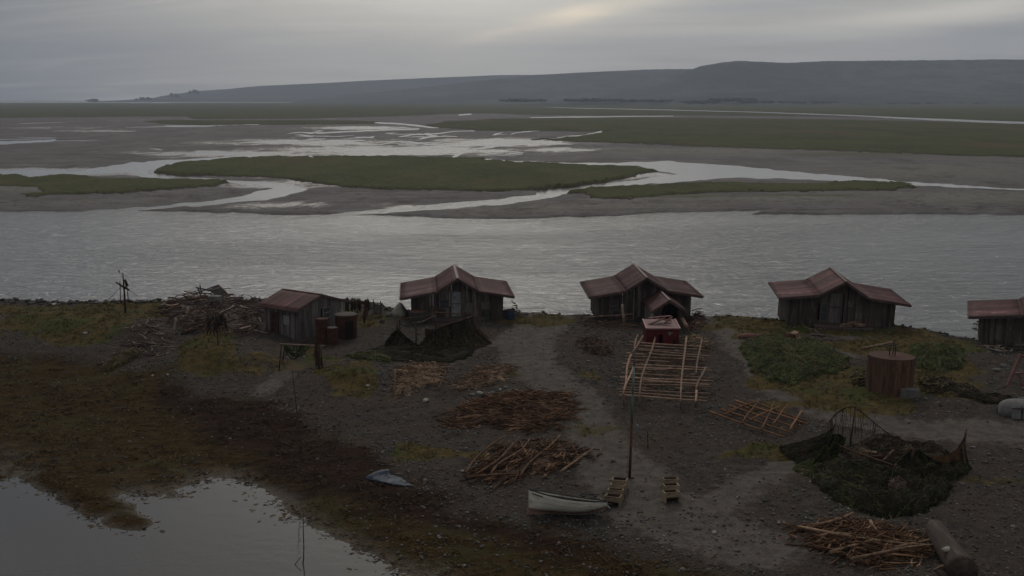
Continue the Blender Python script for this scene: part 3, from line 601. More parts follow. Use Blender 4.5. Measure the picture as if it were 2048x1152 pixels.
mb = plank_wall((.0, -3.6), (.62, -3.6), -.35, lambda s: 1.72+s*.5, base=1.1); mb.build('porch_wall', M['wall_wood'], HUT3)
plank_wall((1.9, -3.6), (2.3, -3.6), -.35, lambda s: 1.9-s*.5).build('porch_wall', M['wall_wood'], HUT3)
mb = MB(); mb.tube([(-.95, .55, -.3), (-.95, .55, 2.55)], .045, 8, 1.5); mb.build('downpipe', M['grey_wood'], HUT3)
P4 = [(-4.95, 2.30), (-1.95, 2.70), (0, 3.85), (1.85, 2.68), (5.0, 2.30)]
z0 = .15
h4 = at(1689, 563.5, z0+3.85)
HUT4 = hut('tin roofed hut with firewood on its front deck, second hut from the right', (h4.x, h4.y, z0), R(-6.6), P4, 7.4, 4.05, .85, door=(-.95, -.05, .42, 2.75), windows=((-1.62, -1.12, .5, 1.9),), panels=((.45, .8, 1.75, 2.25, 'grey_wood'), (1.35, 1.75, .45, 1.35, 'grey_wood'), (1.6, 2.1, .4, 1.45, 'wall_wood')), deck=(-2.2, 2.3, -.75, .32), roll=R(2.1), door_mat='grey_wood', streak=.4, posts=((-3.6, .5), (3.7, .5)))
P5 = [(-5.6, 2.05), (-1.95, 2.42), (0, 3.7), (1.95, 2.42), (5.4, 2.0)]
z0 = -.1; yaw = R(-22)
e5 = at(1937, 633.5, z0+2.05); h5 = e5+Matrix.Rotation(yaw, 3, 'Z') @ Vector((5.6, 0, 0))
HUT5 = hut('tin roofed hut cut off by the right edge of the picture', (h5.x, h5.y, z0), yaw, P5, 7.0, 4.7, .7, windows=((-1.6, -1.0, 1.0, 1.7),), door=(-.4, .4, .2, 2.2), panels=((-3.6, -3.25, .3, 1.5, 'grey_wood'),), streak=.12, deck=(-2.4, 1.2, -1.0, .3))
c1 = Vector((-15.55, 80.9, -.2))
P1 = [(-2.85, 2.42), (0, 3.28), (2.7, 2.40)]
HUT1 = hut('small grey plank shed with a plain rusty gable roof beside the rusty tanks', c1, 0, P1, 4.3, 2.45, .12, windows=((.15, .95, 1.35, 2.15),), wood='grey_wood', zb=-.1, streak=.15, mat_tone=.95)
HUT1.name = 'plank_shed'; HUT1['category'] = 'shed'
HUT1.rotation_euler = (0, 0, R(55))
_f = Matrix.Rotation(R(55), 3, 'Z') @ Vector((-2.45, .12, 0)); _c = at(598, 684, -.25); HUT1.location = (_c.x-_f.x, _c.y-_f.y, -.2)
d = MB()
for k in range(4): d.box((-2.50, 2.35+.22*k, 1.05), (.05, .21, 1.9), tone=rnd(.7, 1.2))
d.build('door', M['rust'], HUT1)
MB().box((-2.5, 1.35, 1.5), (.05, .6, .7)).build('patch_board', M['door'], HUT1)
mb = MB(); mb.beam((-2.75, .4, .02), (-2.75, 4.1, .02), .22, .2, 1.3); mb.build('sill_beam', M['grey_wood'], HUT1)
mb = MB(); mb.beam((-2.5, -.15, -.02), (2.4, -.15, -.02), .2, .2); mb.build('sill_beam', M['wall_wood'], HUT1)
MB().beam((2.62, -.1, 2.33), (4.6, .3, 2.1), .09, .12).build('roof_beam', M['wall_wood'], HUT1)
# ------------------------------------------------------------------ red shed
b0 = G(1325, 690); sx = 2196/(b0.y*CP+(HC-b0.z)*SP); w = 63/sx
RS = thing('red_shed', 'low red box shed with a small black doorway at the top of the pole rack', 'shed', (b0.x, b0.y, b0.z-.05), R(-1))
h = 1.28; dp = 2.5
fr = MB(); fr.box((-w*.32, 0, h/2), (w*.36, .07, h)); fr.box((-w*.07, 0, h*.83), (w*.14, .07, h*.34)); fr.box((w*.25, 0, h*.55), (w*.5, .07, h*.9)); fr.box((w*.08, 0, h*.05), (w*.16, .07, .1)); fr.box((w*.41, 0, .06), (w*.18, .07, .12))
fr.build('front_wall', M['red'], RS)
for s in (-1, 1): MB().box((s*w/2, dp/2+.04, h/2), (.07, dp, h), tone=.8).build('side_wall', M['red'], RS)
MB().box((0, dp+.04, h/2), (w-.07, .07, h)).build('back_wall', M['red'], RS)
mb = MB(); mb.box((0, dp/2-.05, h+.08), (w+.14, dp+.32, .05), Matrix.Rotation(R(3), 3, 'X')); rr = mb.build('roof', M['red_roof'], RS)
mb = MB(); mb.box((-w/2-.06, dp/2-.05, h+.125), (.12, dp+.32, .05), Matrix.Rotation(R(3), 3, 'X'), 1.7); mb.box((w/2+.06, dp/2-.05, h+.125), (.12, dp+.32, .05), Matrix.Rotation(R(3), 3, 'X'), 1.5); mb.box((0, -.22, h+.03), (w+.2, .05, .09), None, 1.3); mb.build('edge_strip', M['red_roof'], rr)
MB().box((-w*.07, .3, h*.36), (w*.2, .03, h*.7)).build('doorway_shade', M['dark'], RS)  # dark sheet added behind the doorway for the shade inside
MB().box((w*.36, .0, .28), (.16, .09, .42)).build('hole_shade', M['dark'], RS)  # solid dark block painted as the shade of a hole
MB().raw([(w*.16, -.05, h*.82), (w*.34, -.05, h*.80), (w*.2, -.05, h*.58), (w*.16, -.04, h*.82), (w*.34, -.04, h*.8), (w*.2, -.04, h*.58)], [(0, 2, 1), (3, 4, 5), (0, 1, 4, 3), (1, 2, 5, 4), (2, 0, 3, 5)]).build('torn_patch', M['canvas'], RS)
# ------------------------------------------------------------------ sticks and heaps
def curve(a, b, sag=0., wig=.1, n=6, lift=0.):
    a = Vector(a); b = Vector(b); P = []
    s1 = Vector((rnd(-1, 1), rnd(-1, 1), rnd(-.4, .4)))*wig; s2 = Vector((rnd(-1, 1), rnd(-1, 1), rnd(-.4, .4)))*wig*.6
    for i in range(n):
        q = i/(n-1); P.append(a.lerp(b, q)+s1*math.sin(PI*q)+s2*math.sin(2*PI*q)+Vector((0, 0, (lift-sag)*math.sin(PI*q))))
    return P
def inside(pt, poly):
    x, y = pt; c = False
    for (ax, ay), (bx, by) in zip(poly, poly[1:]+poly[:1]):
        if (ay > y) != (by > y) and x < (bx-ax)*(y-ay)/(by-ay)+ax: c = not c
    return c
def heap(name, label, cat, poly_px, mats, n, ln, rad, ht, dirs=None, spread=PI, wig=.15, group=None, base=True, kind=None, tones=(.55, 1.5), zmul=1., basemat=None):
    """tangle of sticks lying over the outline poly_px, ht high in the middle"""
    W = [G(a, b) for a, b in poly_px]; c = sum(W, Vector())/len(W); c.z = min(q.z for q in W)-.05
    pl_ = [(q.x, q.y) for q in W]; x0, x1 = min(q[0] for q in pl_), max(q[0] for q in pl_); y0, y1 = min(q[1] for q in pl_), max(q[1] for q in pl_)
    A = np.array(pl_)
    pts = []
    while len(pts) < n:
        p = (rnd(x0, x1), rnd(y0, y1))
        if inside(p, pl_): pts.append(p)
    PP_ = np.array(pts)+RNG.normal(0, .22, (n, 2)); pts = [tuple(map(float, q)) for q in PP_]; ds = np.maximum(psdf(PP_[:, 0], PP_[:, 1], pl_), 0); dm = max(ds.max(), .1); gz = zt(PP_[:, 0], PP_[:, 1])
    root = thing(name, label, cat, c, 0, group) if len(mats) > 1 or base else None
    mbs = [MB() for _ in mats]
    for i, (x, y) in enumerate(pts):
        q = min(ds[i]/dm, 1); hh = ht*math.sqrt(q)*rnd(.25, 1.)*zmul; L = rnd(*ln)*(.6+.4*q); a = (dirs if dirs is not None else rnd(0, PI))+rnd(-spread, spread)/2
        dx, dy = math.cos(a)*L/2, math.sin(a)*L/2; tilt = rnd(-.16, .16)*min(1, ht/.6)*L
        za = max(Gz(x-dx, y-dy)+.02, gz[i]+hh-tilt) if L > 1.2 else gz[i]+hh-tilt; zb_ = gz[i]+hh+tilt
        r0 = rnd(*rad); k = random.randrange(len(mats)) if len(mats) < 3 else random.choice([0, 0, 0, 1, 1, 1, 2]) if 'drift_pale' in mats else random.choice([0, 0, 1, 2])
        P = curve((x-dx, y-dy, za), (x+dx, y+dy, zb_), wig=wig*L)
        mbs[k].tube(P, [r0*(1-.55*j/5) for j in range(6)], 5, rnd(*tones)*(1.8 if random.random() < .14 else 1))
    if root is None:
        o = mbs[0].build(name, M[mats[0]], None, c, True); tag(o, label, cat, group, kind); return o
    for mb, mt in zip(mbs, mats):
        if mb.v: mb.build('tangle', M[mt], root, c, True)
    if base:
        B = MB(); N = len(pl_); ring = []; V = [(A[:, 0].mean(), A[:, 1].mean(), 0)]
        m_ = 7; cx, cy = V[0][0], V[0][1]; V = [(cx, cy, Gz(cx, cy)+ht*.55)]; NN = 28; rng_ = []
        per = [Vector((*p, 0)) for p in pl_]; segs = []
        for k in range(NN):
            s = k/NN*N; i = int(s); q = s-i; p = per[i].lerp(per[(i+1) % N], q); rng_.append(p)
        for j in range(1, m_+1):
            f = j/m_
            for k_, p in enumerate(rng_):
                ir = .80+.16*math.sin(k_*2.4)+.10*math.sin(k_*5.3+1); x = cx+(p.x-cx)*f*ir; y = cy+(p.y-cy)*f*ir; V.append((x, y, Gz(x, y)+ht*.55*math.sqrt(max(0, 1-f))*rnd(.7, 1.2)-(.05 if j == m_ else -.015)))
        F = [(0, 1+k, 1+(k+1) % NN) for k in range(NN)]
        for j in range(m_-1):
            for k in range(NN): a = 1+j*NN+k; b = 1+j*NN+(k+1) % NN; F.append((a, a+NN, b+NN, b))
        B.raw(V, F, .6); B.build('shade_bed', M[basemat or mats[0]], root, c, True)  # added filler mound; its dark tone paints the shade between the sticks
    return root
def pole(name, label, cat, a, b, r0, r1, mat, group=None, wig=.02, n=7):
    a = Vector(a); b = Vector(b); L = (b-a).length; mb = MB(); mb.tube(curve(a, b, wig=wig*L, n=n), [r0+(r1-r0)*i/(n-1) for i in range(n)], 8, rnd(.85, 1.15))
    return tag(mb.build(name, M[mat], None, a, True), label, cat, group)
def up(px, py, h): g = G(px, py); return Vector((g.x, g.y, g.z+h))
GH = 'heaps of drying sticks and stalks'
heap('driftwood_pile', 'big dark driftwood mound left of the grey plank shed', 'driftwood pile', [(318,628),(345,605),(400,600),(470,605),(520,612),(533,640),(535,672),(480,676),(430,668),(380,668),(340,655)], ['drift', 'stick_dark', 'drift_pale'], 800, (.8, 3.), (.02, .07), 1.15, wig=.12, tones=(.35, 1.3), basemat='drift', group=None)
heap('driftwood_litter', 'scattered dark driftwood litter on the slope left of the big driftwood mound', 'driftwood pile', [(262,650),(300,640),(340,655),(360,690),(330,720),(270,725),(240,715),(215,735),(205,715),(250,690)], ['drift', 'drift_pale'], 150, (.5, 2.2), (.015, .05), .3, base=False, tones=(.4, 1.1))
heap('twig_heap', 'small dark twig heap alone on the gravel left of the pole rack', 'stick heap', [(1148,692),(1165,680),(1190,680),(1215,690),(1232,700),(1225,712),(1200,716),(1175,706)], ['stick_dark', 'drift'], 150, (.5, 1.8), (.016, .045), .6, group=GH)
heap('stalk_heap', 'thin mat of pale tan stalks between the draped net and the brown stalk heap', 'stick heap', [(898,784),(925,755),(955,735),(1005,727),(1040,734),(1020,750),(995,768),(950,780)], ['stick_tan', 'stick_tan', 'stick_brown'], 480, (.4, 1.3), (.016, .036), .22, dirs=.25, spread=2.2, wig=.22, group=GH, tones=(.4, 1.1))
heap('stalk_heap', 'tan stick tangle with upright pegs right below the draped net', 'stick heap', [(778,800),(785,760),(795,738),(840,728),(890,728),(900,740),(885,772),(845,782),(800,790)], ['stick_tan', 'stick_tan', 'stick_brown'], 240, (.5, 2.2), (.02, .045), .45, wig=.14, group=GH, tones=(.4, 1.1))
heap('stalk_heap', 'large rusty brown stalk heap, the widest heap in the middle of the shore', 'stick heap', [(888,850),(900,830),(940,806),(1000,790),(1070,785),(1140,786),(1158,805),(1150,840),(1120,862),(1060,866),(1010,858),(960,850),(910,862)], ['stick_brown', 'stick_brown', 'stick_dark'], 620, (.7, 2.8), (.018, .052), .6, dirs=.12, spread=1.5, wig=.16, group=GH)
heap('stalk_heap', 'dark slanting stalk heap laid over poles just above the white boat', 'stick heap', [(930,955),(965,915),(1005,885),(1060,878),(1130,880),(1195,905),(1170,925),(1110,952),(1060,950),(1030,966),(960,966)], ['stick_dark', 'stick_dark', 'stick_brown'], 420, (.6, 2.4), (.018, .05), .4, dirs=1.05, spread=1.5, wig=.18, group=GH, tones=(.5, 1.5))
heap('branch_heap', 'reddish brown branch heap at the bottom right below the big ring net', 'stick heap', [(1578,1064),(1620,1050),(1700,1042),(1770,1048),(1830,1072),(1890,1078),(1895,1095),(1850,1118),(1770,1138),(1700,1130),(1650,1110)], ['stick_brown', 'stick_brown', 'stick_dark'], 430, (.7, 2.8), (.018, .055), .5, dirs=.1, spread=2., wig=.12, group=GH)
heap('stick_litter', 'orange brown stick litter lying under the pole rack', 'stick heap', [(1262,700),(1400,704),(1415,740),(1420,800),(1330,800),(1250,790)], ['stick_brown', 'stick_tan'], 260, (.5, 2.2), (.012, .04), .18, dirs=0., spread=2., base=False, group=GH, tones=(.5, 1.4))
heap('scrap_heap', 'dark rusty scrap heaped against the right side of the white door hut', 'scrap heap', [(1002,634),(1010,622),(1028,618),(1044,626),(1046,636),(1025,640)], ['rust', 'drift'], 90, (.4, 1.5), (.03, .09), 1.2, basemat='rust')
heap('scrap_heap', 'rusty scrap heaped against the left side of the rightmost hut', 'scrap heap', [(1936,680),(1946,662),(1958,662),(1962,684)], ['rust', 'drift'], 90, (.4, 1.3), (.03, .09), 1.3, basemat='rust')
heap('timber_litter', 'broken dark timber littered before the left wing of the porch hut', 'timber heap', [(1165,650),(1180,634),(1240,632),(1290,640),(1285,662),(1230,668),(1190,664)], ['drift', 'stick_brown'], 110, (.6, 2.6), (.02, .06), .35, dirs=.1, spread=1.6, wig=.05, base=False, tones=(.5, 1.6))
heap('timber_litter', 'dark timber litter under the left eave of the firewood hut', 'timber heap', [(1580,664),(1590,648),(1632,646),(1640,664),(1610,672)], ['drift', 'drift_pale'], 60, (.4, 1.4), (.02, .05), .4, wig=.2, base=False, tones=(.4, 1.))
heap('timber_litter', 'low timber litter on the gravel before the rightmost hut', 'timber heap', [(1965,690),(2000,688),(2060,694),(2060,705),(1985,704)], ['drift', 'drift_pale'], 50, (.5, 1.8), (.02, .06), .25, base=False, tones=(.4, 1.1))
heap('kelp_heap', 'coiled olive kelp against the left foot of the big rust tank', 'kelp heap', [(1708,766),(1718,748),(1740,746),(1746,770),(1725,774)], ['kelp', 'kelp'], 120, (.5, 1.3), (.03, .06), .5, wig=.4, group='olive kelp heaps')
heap('kelp_heap', 'olive kelp heap on the grass right of the big rust tank', 'kelp heap', [(1838,775),(1850,757),(1880,762),(1893,778),(1868,790)], ['kelp', 'net_brown'], 150, (.5, 1.4), (.03, .06), .5, wig=.4, group='olive kelp heaps')
heap('scrap_heap', 'rusty scrap and tubs beside the red shed on its right', 'scrap heap', [(1370,668),(1372,650),(1400,640),(1415,650),(1400,668)], ['rust', 'stick_dark'], 80, (.4, 1.3), (.03, .08), .7, basemat='rust')
heap('straw_heap', 'olive straw heap between the red shed and the pole rack', 'straw heap', [(1358,692),(1365,678),(1390,672),(1420,684),(1425,700),(1395,704)], ['kelp', 'stick_tan'], 240, (.4, 1.2), (.012, .03), .5, wig=.2)
# firewood on the deck
fw = HUT4.matrix_basis @ Vector((.75, -.2, .38)); root = thing('firewood_stack', 'small pale firewood stack on the deck of the firewood hut', 'firewood', fw); mb = MB()
for k in range(34):
    a = rnd(-.5, .5)+(PI if k % 2 else 0); c = Vector((rnd(-.75, .75), rnd(-.2, .2), 0)); c.z = .05+.5*rnd(0, 1)*(1-abs(c.x)/.8); dd_ = Vector((math.cos(a), math.sin(a)*.4, rnd(-.3, .3)))*rnd(.25, .4)
    mb.tube([c-dd_, c+dd_], rnd(.035, .06), 6, rnd(.5, 1.2))
mb.build('split_logs', M['rail'], root)
# loose poles that stand out of the heaps
LP = 'loose poles lying on the shore'
for a, b, r0, r1, mt, lab in (((1165,648),(1243,627),.07,.05,'rail','long pale pole slanting up to the right before the porch hut'),((1170,641),(1265,641),.05,.045,'rail','pale pole lying level before the porch hut'),((1180,662),(1262,648),.05,.04,'stick_brown','brown pole lowest of those before the porch hut'),
   ((1285,640),(1260,655),.07,.05,'drift','dark curved pole beside the left porch wall')):
    pole('pole', lab, 'pole', G(*a)+Vector((0, 0, .25)), G(*b)+Vector((0, 0, .55)), r0, r1, mt, LP)
pole('post', 'short pale split post standing upright before the porch hut', 'post', G(1249, 646), up(1244, 646, 1.5), .12, .09, 'drift_pale')
for a, b, lab in (((1598,1070),(1760,1100),'thick pale branch across the middle of the bottom right branch heap'),((1655,1084),(1850,1108),'long thick branch sloping right over the bottom right branch heap'),((1660,1122),(1745,1098),'pale forked branch at the lower left of the bottom right branch heap'),((1700,1135),(1880,1108),'low thick branch along the bottom edge of the branch heap'),((1740,1058),(1752,1080),'short upright looking stub on the bottom right branch heap'),((1625,1066),(1705,1044),'thin branch along the top left of the bottom right branch heap'),((1790,1112),(1890,1088),'branch reaching from the bottom right branch heap to the log')):
    pole('branch', lab, 'branch', G(*a)+Vector((0, 0, .38)), G(*b)+Vector((0, 0, .42)), .075, .045, 'stick_tan', 'thick branches on the bottom right heap', .05)
for i, (a, b, lab) in enumerate((((932,958),(1010,885),'leftmost twisted stalk of the slanting heap above the boat'),((945,964),(1040,888),'second twisted stalk from the left in the slanting heap above the boat'),((980,962),(1060,890),'third twisted stalk from the left in the slanting heap above the boat'),((1040,964),(1120,884),'thick twisted stalk at the middle of the slanting heap above the boat'),((1120,956),(1190,908),'straight pale pole at the right end of the slanting heap above the boat'),((935,966),(1035,962),'stalk along the lower edge of the slanting heap above the boat'))):
    pole('stalk', lab, 'stalk', G(*a)+Vector((0, 0, .30)), G(*b)+Vector((0, 0, .38)), .07, .045, 'stick_brown' if i != 4 else 'stick_tan', 'thick stalks on the slanting heap', .06 if i != 4 else .01, 10)
for a, b, lab in (((788,785),(790,740),'left pale peg of the tan stick tangle'),((813,742),(806,727),'short leaning peg at the back of the tan stick tangle'),((848,750),(850,722),'tall peg at the back middle of the tan stick tangle'),((868,768),(871,728),'pale straight peg right of the middle of the tan stick tangle'),((876,780),(892,742),'white tipped pole at the right end of the tan stick tangle')):
    g = G(*a); x, z = at_y(b[0], b[1], g.y+.1); pole('peg', lab, 'peg', g, (float(x), g.y+.1, float(z)), .05, .035, 'rail', 'pegs of the tan stick tangle')
# ------------------------------------------------------------------ big drying rack of poles
c = G(1330, 740); rack = thing('drying_rack', 'large rectangular rack of lashed peeled poles below the red shed', 'drying rack', c)
hz = lambda py: -.1-.0024*(py-690)+.75-(py-690)*.0012
def RZ(px, py, dz=0): x, y = at_z(px, py, hz(py)); return Vector((float(x), float(y), hz(py)+dz))
def rail(mb_name, a, b, r, mat, wig=.012):
    mb = MB(); L = (b-a).length; mb.tube(curve(a, b, wig=wig*L, n=8), [r*(1-.25*i/7) for i in range(8)], 7, rnd(.6, 1.2)); return mb.build(mb_name, M[mat], rack, c, True)
for a, b in (((1258,684),(1404,694)),((1256,690),(1415,701)),((1276,700),(1419,712)),((1252,706),(1290,709)),((1250,713),(1412,721)),((1246,727),(1420,737)),((1244,735),(1424,741)),((1241,747),(1427,756)),((1240,755),(1428,762)),((1238,768),(1424,774)),((1233,779),(1420,787)),((1238,790),(1414,802)),((1276,740),(1395,738)),((1285,760),(1420,770)),((1245,775),(1300,777)),((1250,719),(1340,724)),((1290,692),(1400,699)),((1262,696),(1412,707)),((1252,732),(1418,742)),((1243,762),(1424,768)),((1240,784),(1416,796)),((1300,708),(1408,716))):
    rail('rail', RZ(*a), RZ(*b), rnd(.055, .072), 'rail')
for a, b in (((1276,672),(1268,702)),((1262,712),(1246,792)),((1268,735),(1246,782)),((1312,665),(1279,798)),((1373,676),(1361,806)),((1404,680),(1392,752)),((1411,738),(1392,782)),((1393,784),(1391,806)),((1286,674),(1264,708))):
    rail('beam', RZ(*a, .08), RZ(*b, .08), .08, 'rail')
for q in ((1264,705),(1300,706),(1368,706),(1400,708),(1256,745),(1290,745),(1365,745),(1404,745),(1248,785),(1280,788),(1362,795),(1392,792)):
    tp = RZ(*q, .05); mb = MB(); mb.tube([(tp.x, tp.y, Gz(tp.x, tp.y)-.1), tp], .06, 7, rnd(.6, 1)); mb.build('post', M['rail'], rack, c, True)
c = G(1520, 845); rack = thing('pole_lattice', 'small lattice of reddish poles lying flat right of the big pole rack', 'drying rack', c)
hz = lambda py: c.z+.22+(845-py)*.0025
for a, b in (((1419,823),(1568,874)),((1442,819),(1586,866)),((1458,811),(1600,858)),((1470,801),(1615,848)),((1500,801),(1612,842)),((1470,808),(1500,818))): rail('rail', RZ(*a), RZ(*b), rnd(.06, .078), 'rail_rust')
for a, b in (((1445,832),(1476,818)),((1484,850),(1518,800)),((1448,826),(1512,806)),((1522,862),(1548,805)),((1545,852),(1575,812)),((1580,862),(1602,825)),((1500,842),(1560,815))): rail('cross_pole', RZ(*a, .07), RZ(*b, .07), rnd(.052, .07), 'rail_rust')
for q in ((1450,825),(1560,865),(1600,850),(1500,803)):
    tp = RZ(*q); mb = MB(); mb.tube([(tp.x, tp.y, Gz(tp.x, tp.y)-.1), tp], .06, 7, .8); mb.build('post', M['rail_rust'], rack, c, True)
# ------------------------------------------------------------------ nets draped on posts
def net_wall(mb, path, out, tone=(.6, 1.3), nz=9, fold=.16, flare=.7, freq=5.):
    """curtain hanging from path (points with a z above ground), flaring outward to the ground"""
    P = [Vector(p) for p in path]; sub = []
    for a, b in zip(P[:-1], P[1:]):
        n = max(3, int((b-a).length/.12))
        for i in range(n): q = i/n; p = a.lerp(b, q); p.z -= .12*math.sin(PI*q)*(b-a).length*.35; sub.append(p)
    sub.append(P[-1]); V = []; F = []; T = []; s = 0.; N = len(sub)
    for i, p in enumerate(sub):
        s += (p-sub[max(i-1, 0)]).length; g = Gz(p.x, p.y)
        ctr = Vector(out); o = Vector((p.x-ctr.x, p.y-ctr.y, 0)); o.normalize()
        f = (float(vn(np.array([s*freq]), np.array([1.3]), 5)[0])-.5)*2+.5*math.sin(s*9); hgt = max(p.z-g, .05)
        for j in range(nz+1):
            q = j/nz; k = fold*f*math.sin(min(1, q*1.5)*PI/2)+flare*hgt*q**1.7
            z = p.z-(p.z-g)*q**.9; z = max(z, Gz(p.x+o.x*k, p.y+o.y*k)+.015)
            V.append((p.x+o.x*k, p.y+o.y*k, z)); T.append(rnd(.9, 1.1)*(tone[0]+(tone[1]-tone[0])*(.5+.5*f)))
    for i in range(N-1):
        for j in range(nz): a = i*(nz+1)+j; F.append((a, a+1, a+nz+2, a+nz+1))
    b = len(mb.v); mb.v += V; mb.f += [tuple(q+b for q in f) for f in F]; mb.t += T
def skirt(mb, poly_px, ht, tone=(.7, 1.2), seed=3, n=26, m=90, ragged=.25):
    """crumpled net lying on the ground over an outline"""
    W = [G(a, b) for a, b in poly_px]; c = sum(W, Vector())/len(W); V = [(c.x, c.y, Gz(c.x, c.y)+ht)]; T = [1.]; F = []; K_ = len(W)
    def ringp(s): i = int(s) % K_; q = s-int(s); q = q*q*(3-2*q)*.5+q*.5; return W[i].lerp(W[(i+1) % K_], q)
    for j in range(1, n+1):
        f = j/n
        for k in range(m):
            p = ringp(k/m*K_); x = c.x+(p.x-c.x)*f; y = c.y+(p.y-c.y)*f; wob = float(fbm(np.array([x*1.7]), np.array([y*1.7]), seed, 3)[0]); rd = abs(float(vn(np.array([x*2.6+y]), np.array([y*1.1]), seed+3)[0])-.5)
            if j >= n-2: x += (wob-.5)*ragged*(p.x-c.x)/1.5; y += (wob-.5)*ragged*(p.y-c.y)/1.5
            V.append((x, y, Gz(x, y)+(ht*(.3+1.1*wob)*(1-.45*f)+.22*rd*(1 if j < n else .2))*(1-f**7)+(.02 if j < n else -.03))); T.append(tone[0]+(tone[1]-tone[0])*wob*1.3)
    for k in range(m): F.append((0, 1+k, 1+(k+1) % m))
    for j in range(n-1):
        for k in range(m): a = 1+j*m+k; b = 1+j*m+(k+1) % m; F.append((a, a+m, b+m, b))
    b = len(mb.v); mb.v += V; mb.f += [tuple(q+b for q in f) for f in F]; mb.t += T
def fibres(mb, n, name, mat, parent, origin, ln=(5, 14), r=.012, off=.025):
    """loose cords of a net following its folds"""
    fb = MB(); Vv = [Vector(v) for v in mb.v]; quads = [q for q in mb.f if len(q) == 4]; nxt = {}
    for q in quads: nxt.setdefault((q[0], q[1]), q); nxt.setdefault((q[1], q[2]), q)
    link_ = {}
    for q in quads:
        for u, v in ((q[0], q[1]), (q[1], q[2]), (q[0], q[3]), (q[0], q[2]), (q[1], q[3])): link_.setdefault(u, []).append(v); link_.setdefault(v, []).append(u)
    keys = list(link_)
    for _ in range(n):
        k = random.choice(keys); P = []; dirv = Vector((rnd(-1, 1), rnd(-1, 1), rnd(-1.4, .2)))
        for _ in range(random.randint(*ln)):
            P.append(Vv[k]+Vector((rnd(-.04, .04), rnd(-.04, .04), off+rnd(-.01, .03)))); best = max(link_[k], key=lambda q: (Vv[q]-Vv[k]).normalized().dot(dirv)+rnd(-.3, .3) if (Vv[q]-Vv[k]).length > 1e-5 else -9); dirv = dirv.lerp(Vv[best]-Vv[k], .4); k = best
        P = [p for i, p in enumerate(P) if i == 0 or (p-P[i-1]).length > .02]
        if len(P) > 2: fb.tube(P, r*rnd(.6, 1.3), 4, rnd(.4, 2.4), False)
    o = fb.build(name, M[mat], parent, origin, True); o['kind'] = 'stuff'; return o
c = G(855, 690); nr = thing('net_rack', 'dark net draped over posts like a curtain below the white door hut', 'draped net', c)
tops = [(772,702,.7),(784,699,1.2),(797,697,1.5),(812,702,1.1),(838,706,.6),(856,703,1.3),(880,700,1.7),(905,696,1.85),(930,690,1.95),(946,684,1.95),(940,672,1.85)]
mb = MB(); net_wall(mb, [up(a, b, h) for a, b, h in tops], G(868, 680), (.45, 1.1)); mb.build('net_curtain', M['net'], nr, c, True); fibres(mb, 420, 'net_cords', 'net_brown', nr, c)
mb = MB(); skirt(mb, [(700,712),(770,690),(840,706),(930,690),(958,692),(948,712),(900,727),(840,728),(780,722)], .45, (.4, 1.1)); mb.build('net_hem', M['net'], nr, c, True); fibres(mb, 300, 'hem_cords', 'net', nr, c)
mb = MB(); net_wall(mb, [up(a, b, h) for a, b, h in ((935,676,.9),(900,672,.6),(870,672,.5),(850,672,.6))], G(868, 690), (.6, 1.2), flare=.1); mb.build('net_curtain', M['net_brown'], nr, c, True)
for a, b, h in ((795,697,1.8),(833,700,1.9),(868,702,1.8),(945,684,2.05),(930,670,1.9),(872,668,1.75),(800,672,1.4)):
    g = G(a, b); mb = MB(); mb.tube(curve((g.x, g.y, g.z-.2), (g.x+rnd(-.1, .1), g.y, g.z+h), wig=.04), [.055]*6, 7); mb.build('post', M['drift'], nr, c, True)
for q in (((795,690,1.6),(833,692,1.75)),((833,692,1.75),(872,672,1.6)),((800,672,1.35),(872,668,1.6)),((872,668,1.7),(935,672,1.9)),((868,702,1.7),(945,684,2.0))):
    mb = MB(); mb.tube(curve(up(*q[0]), up(*q[1]), wig=.08, sag=.1), [.04]*6, 7); mb.build('rail', M['stick_dark'], nr, c, True)
c = G(1765, 950); nr = thing('ring_net', 'big mossy net slung in a sagging ring over stakes at the right foreground', 'draped net', c)
tops = [(1655,920,1.0),(1648,905,1.75),(1668,905,1.55),(1650,930,.9),(1668,948,.7),(1700,962,.55),(1735,968,.55),(1760,966,.45),(1785,962,.8),(1815,952,1.3),(1835,948,1.25),(1860,945,.75)]
mb = MB(); net_wall(mb, [up(a, b, h) for a, b, h in ((1858,945,.75),(1875,942,.62),(1895,939,.7),(1912,934,1.0),(1927,929,1.6))], G(1800, 890), (.4, 1.3), flare=.25, fold=.1); mb.build('net_curtain', M['net'], nr, c, True); fibres(mb, 80, 'net_cords', 'net_brown', nr, c)
mb = MB(); net_wall(mb, [up(a, b, h) for a, b, h in tops[2:]], G(1775, 915), (.4, 1.3), flare=1.75, fold=.26, nz=14); mb.build('net_curtain', M['net'], nr, c, True); fibres(mb, 600, 'net_cords', 'net', nr, c)
mb = MB(); net_wall(mb, [up(a, b, h) for a, b, h in ((1630,936,.5),(1646,930,1.0),(1660,922,1.45),(1676,915,1.3),(1690,910,.9))], G(1740, 890), (.5, 1.3), flare=1.1, fold=.22, nz=12); mb.build('net_curtain', M['net'], nr, c, True); fibres(mb, 160, 'net_cords', 'net_green', nr, c)
mb = MB(); skirt(mb, [(1604,945),(1640,928),(1720,930),(1820,930),(1915,926),(1944,936),(1930,950),(1900,964),(1896,985),(1882,1006),(1858,1022),(1825,1033),(1785,1037),(1745,1031),(1708,1020),(1675,1003),(1648,984),(1625,966)], .85, (.4, 1.5), 8); mb.build('net_hem', M['net'], nr, c, True); fibres(mb, 900, 'hem_cords', 'net', nr, c); fibres(mb, 170, 'hem_cords', 'net_green', nr, c); fibres(mb, 160, 'hem_cords', 'net_brown', nr, c)
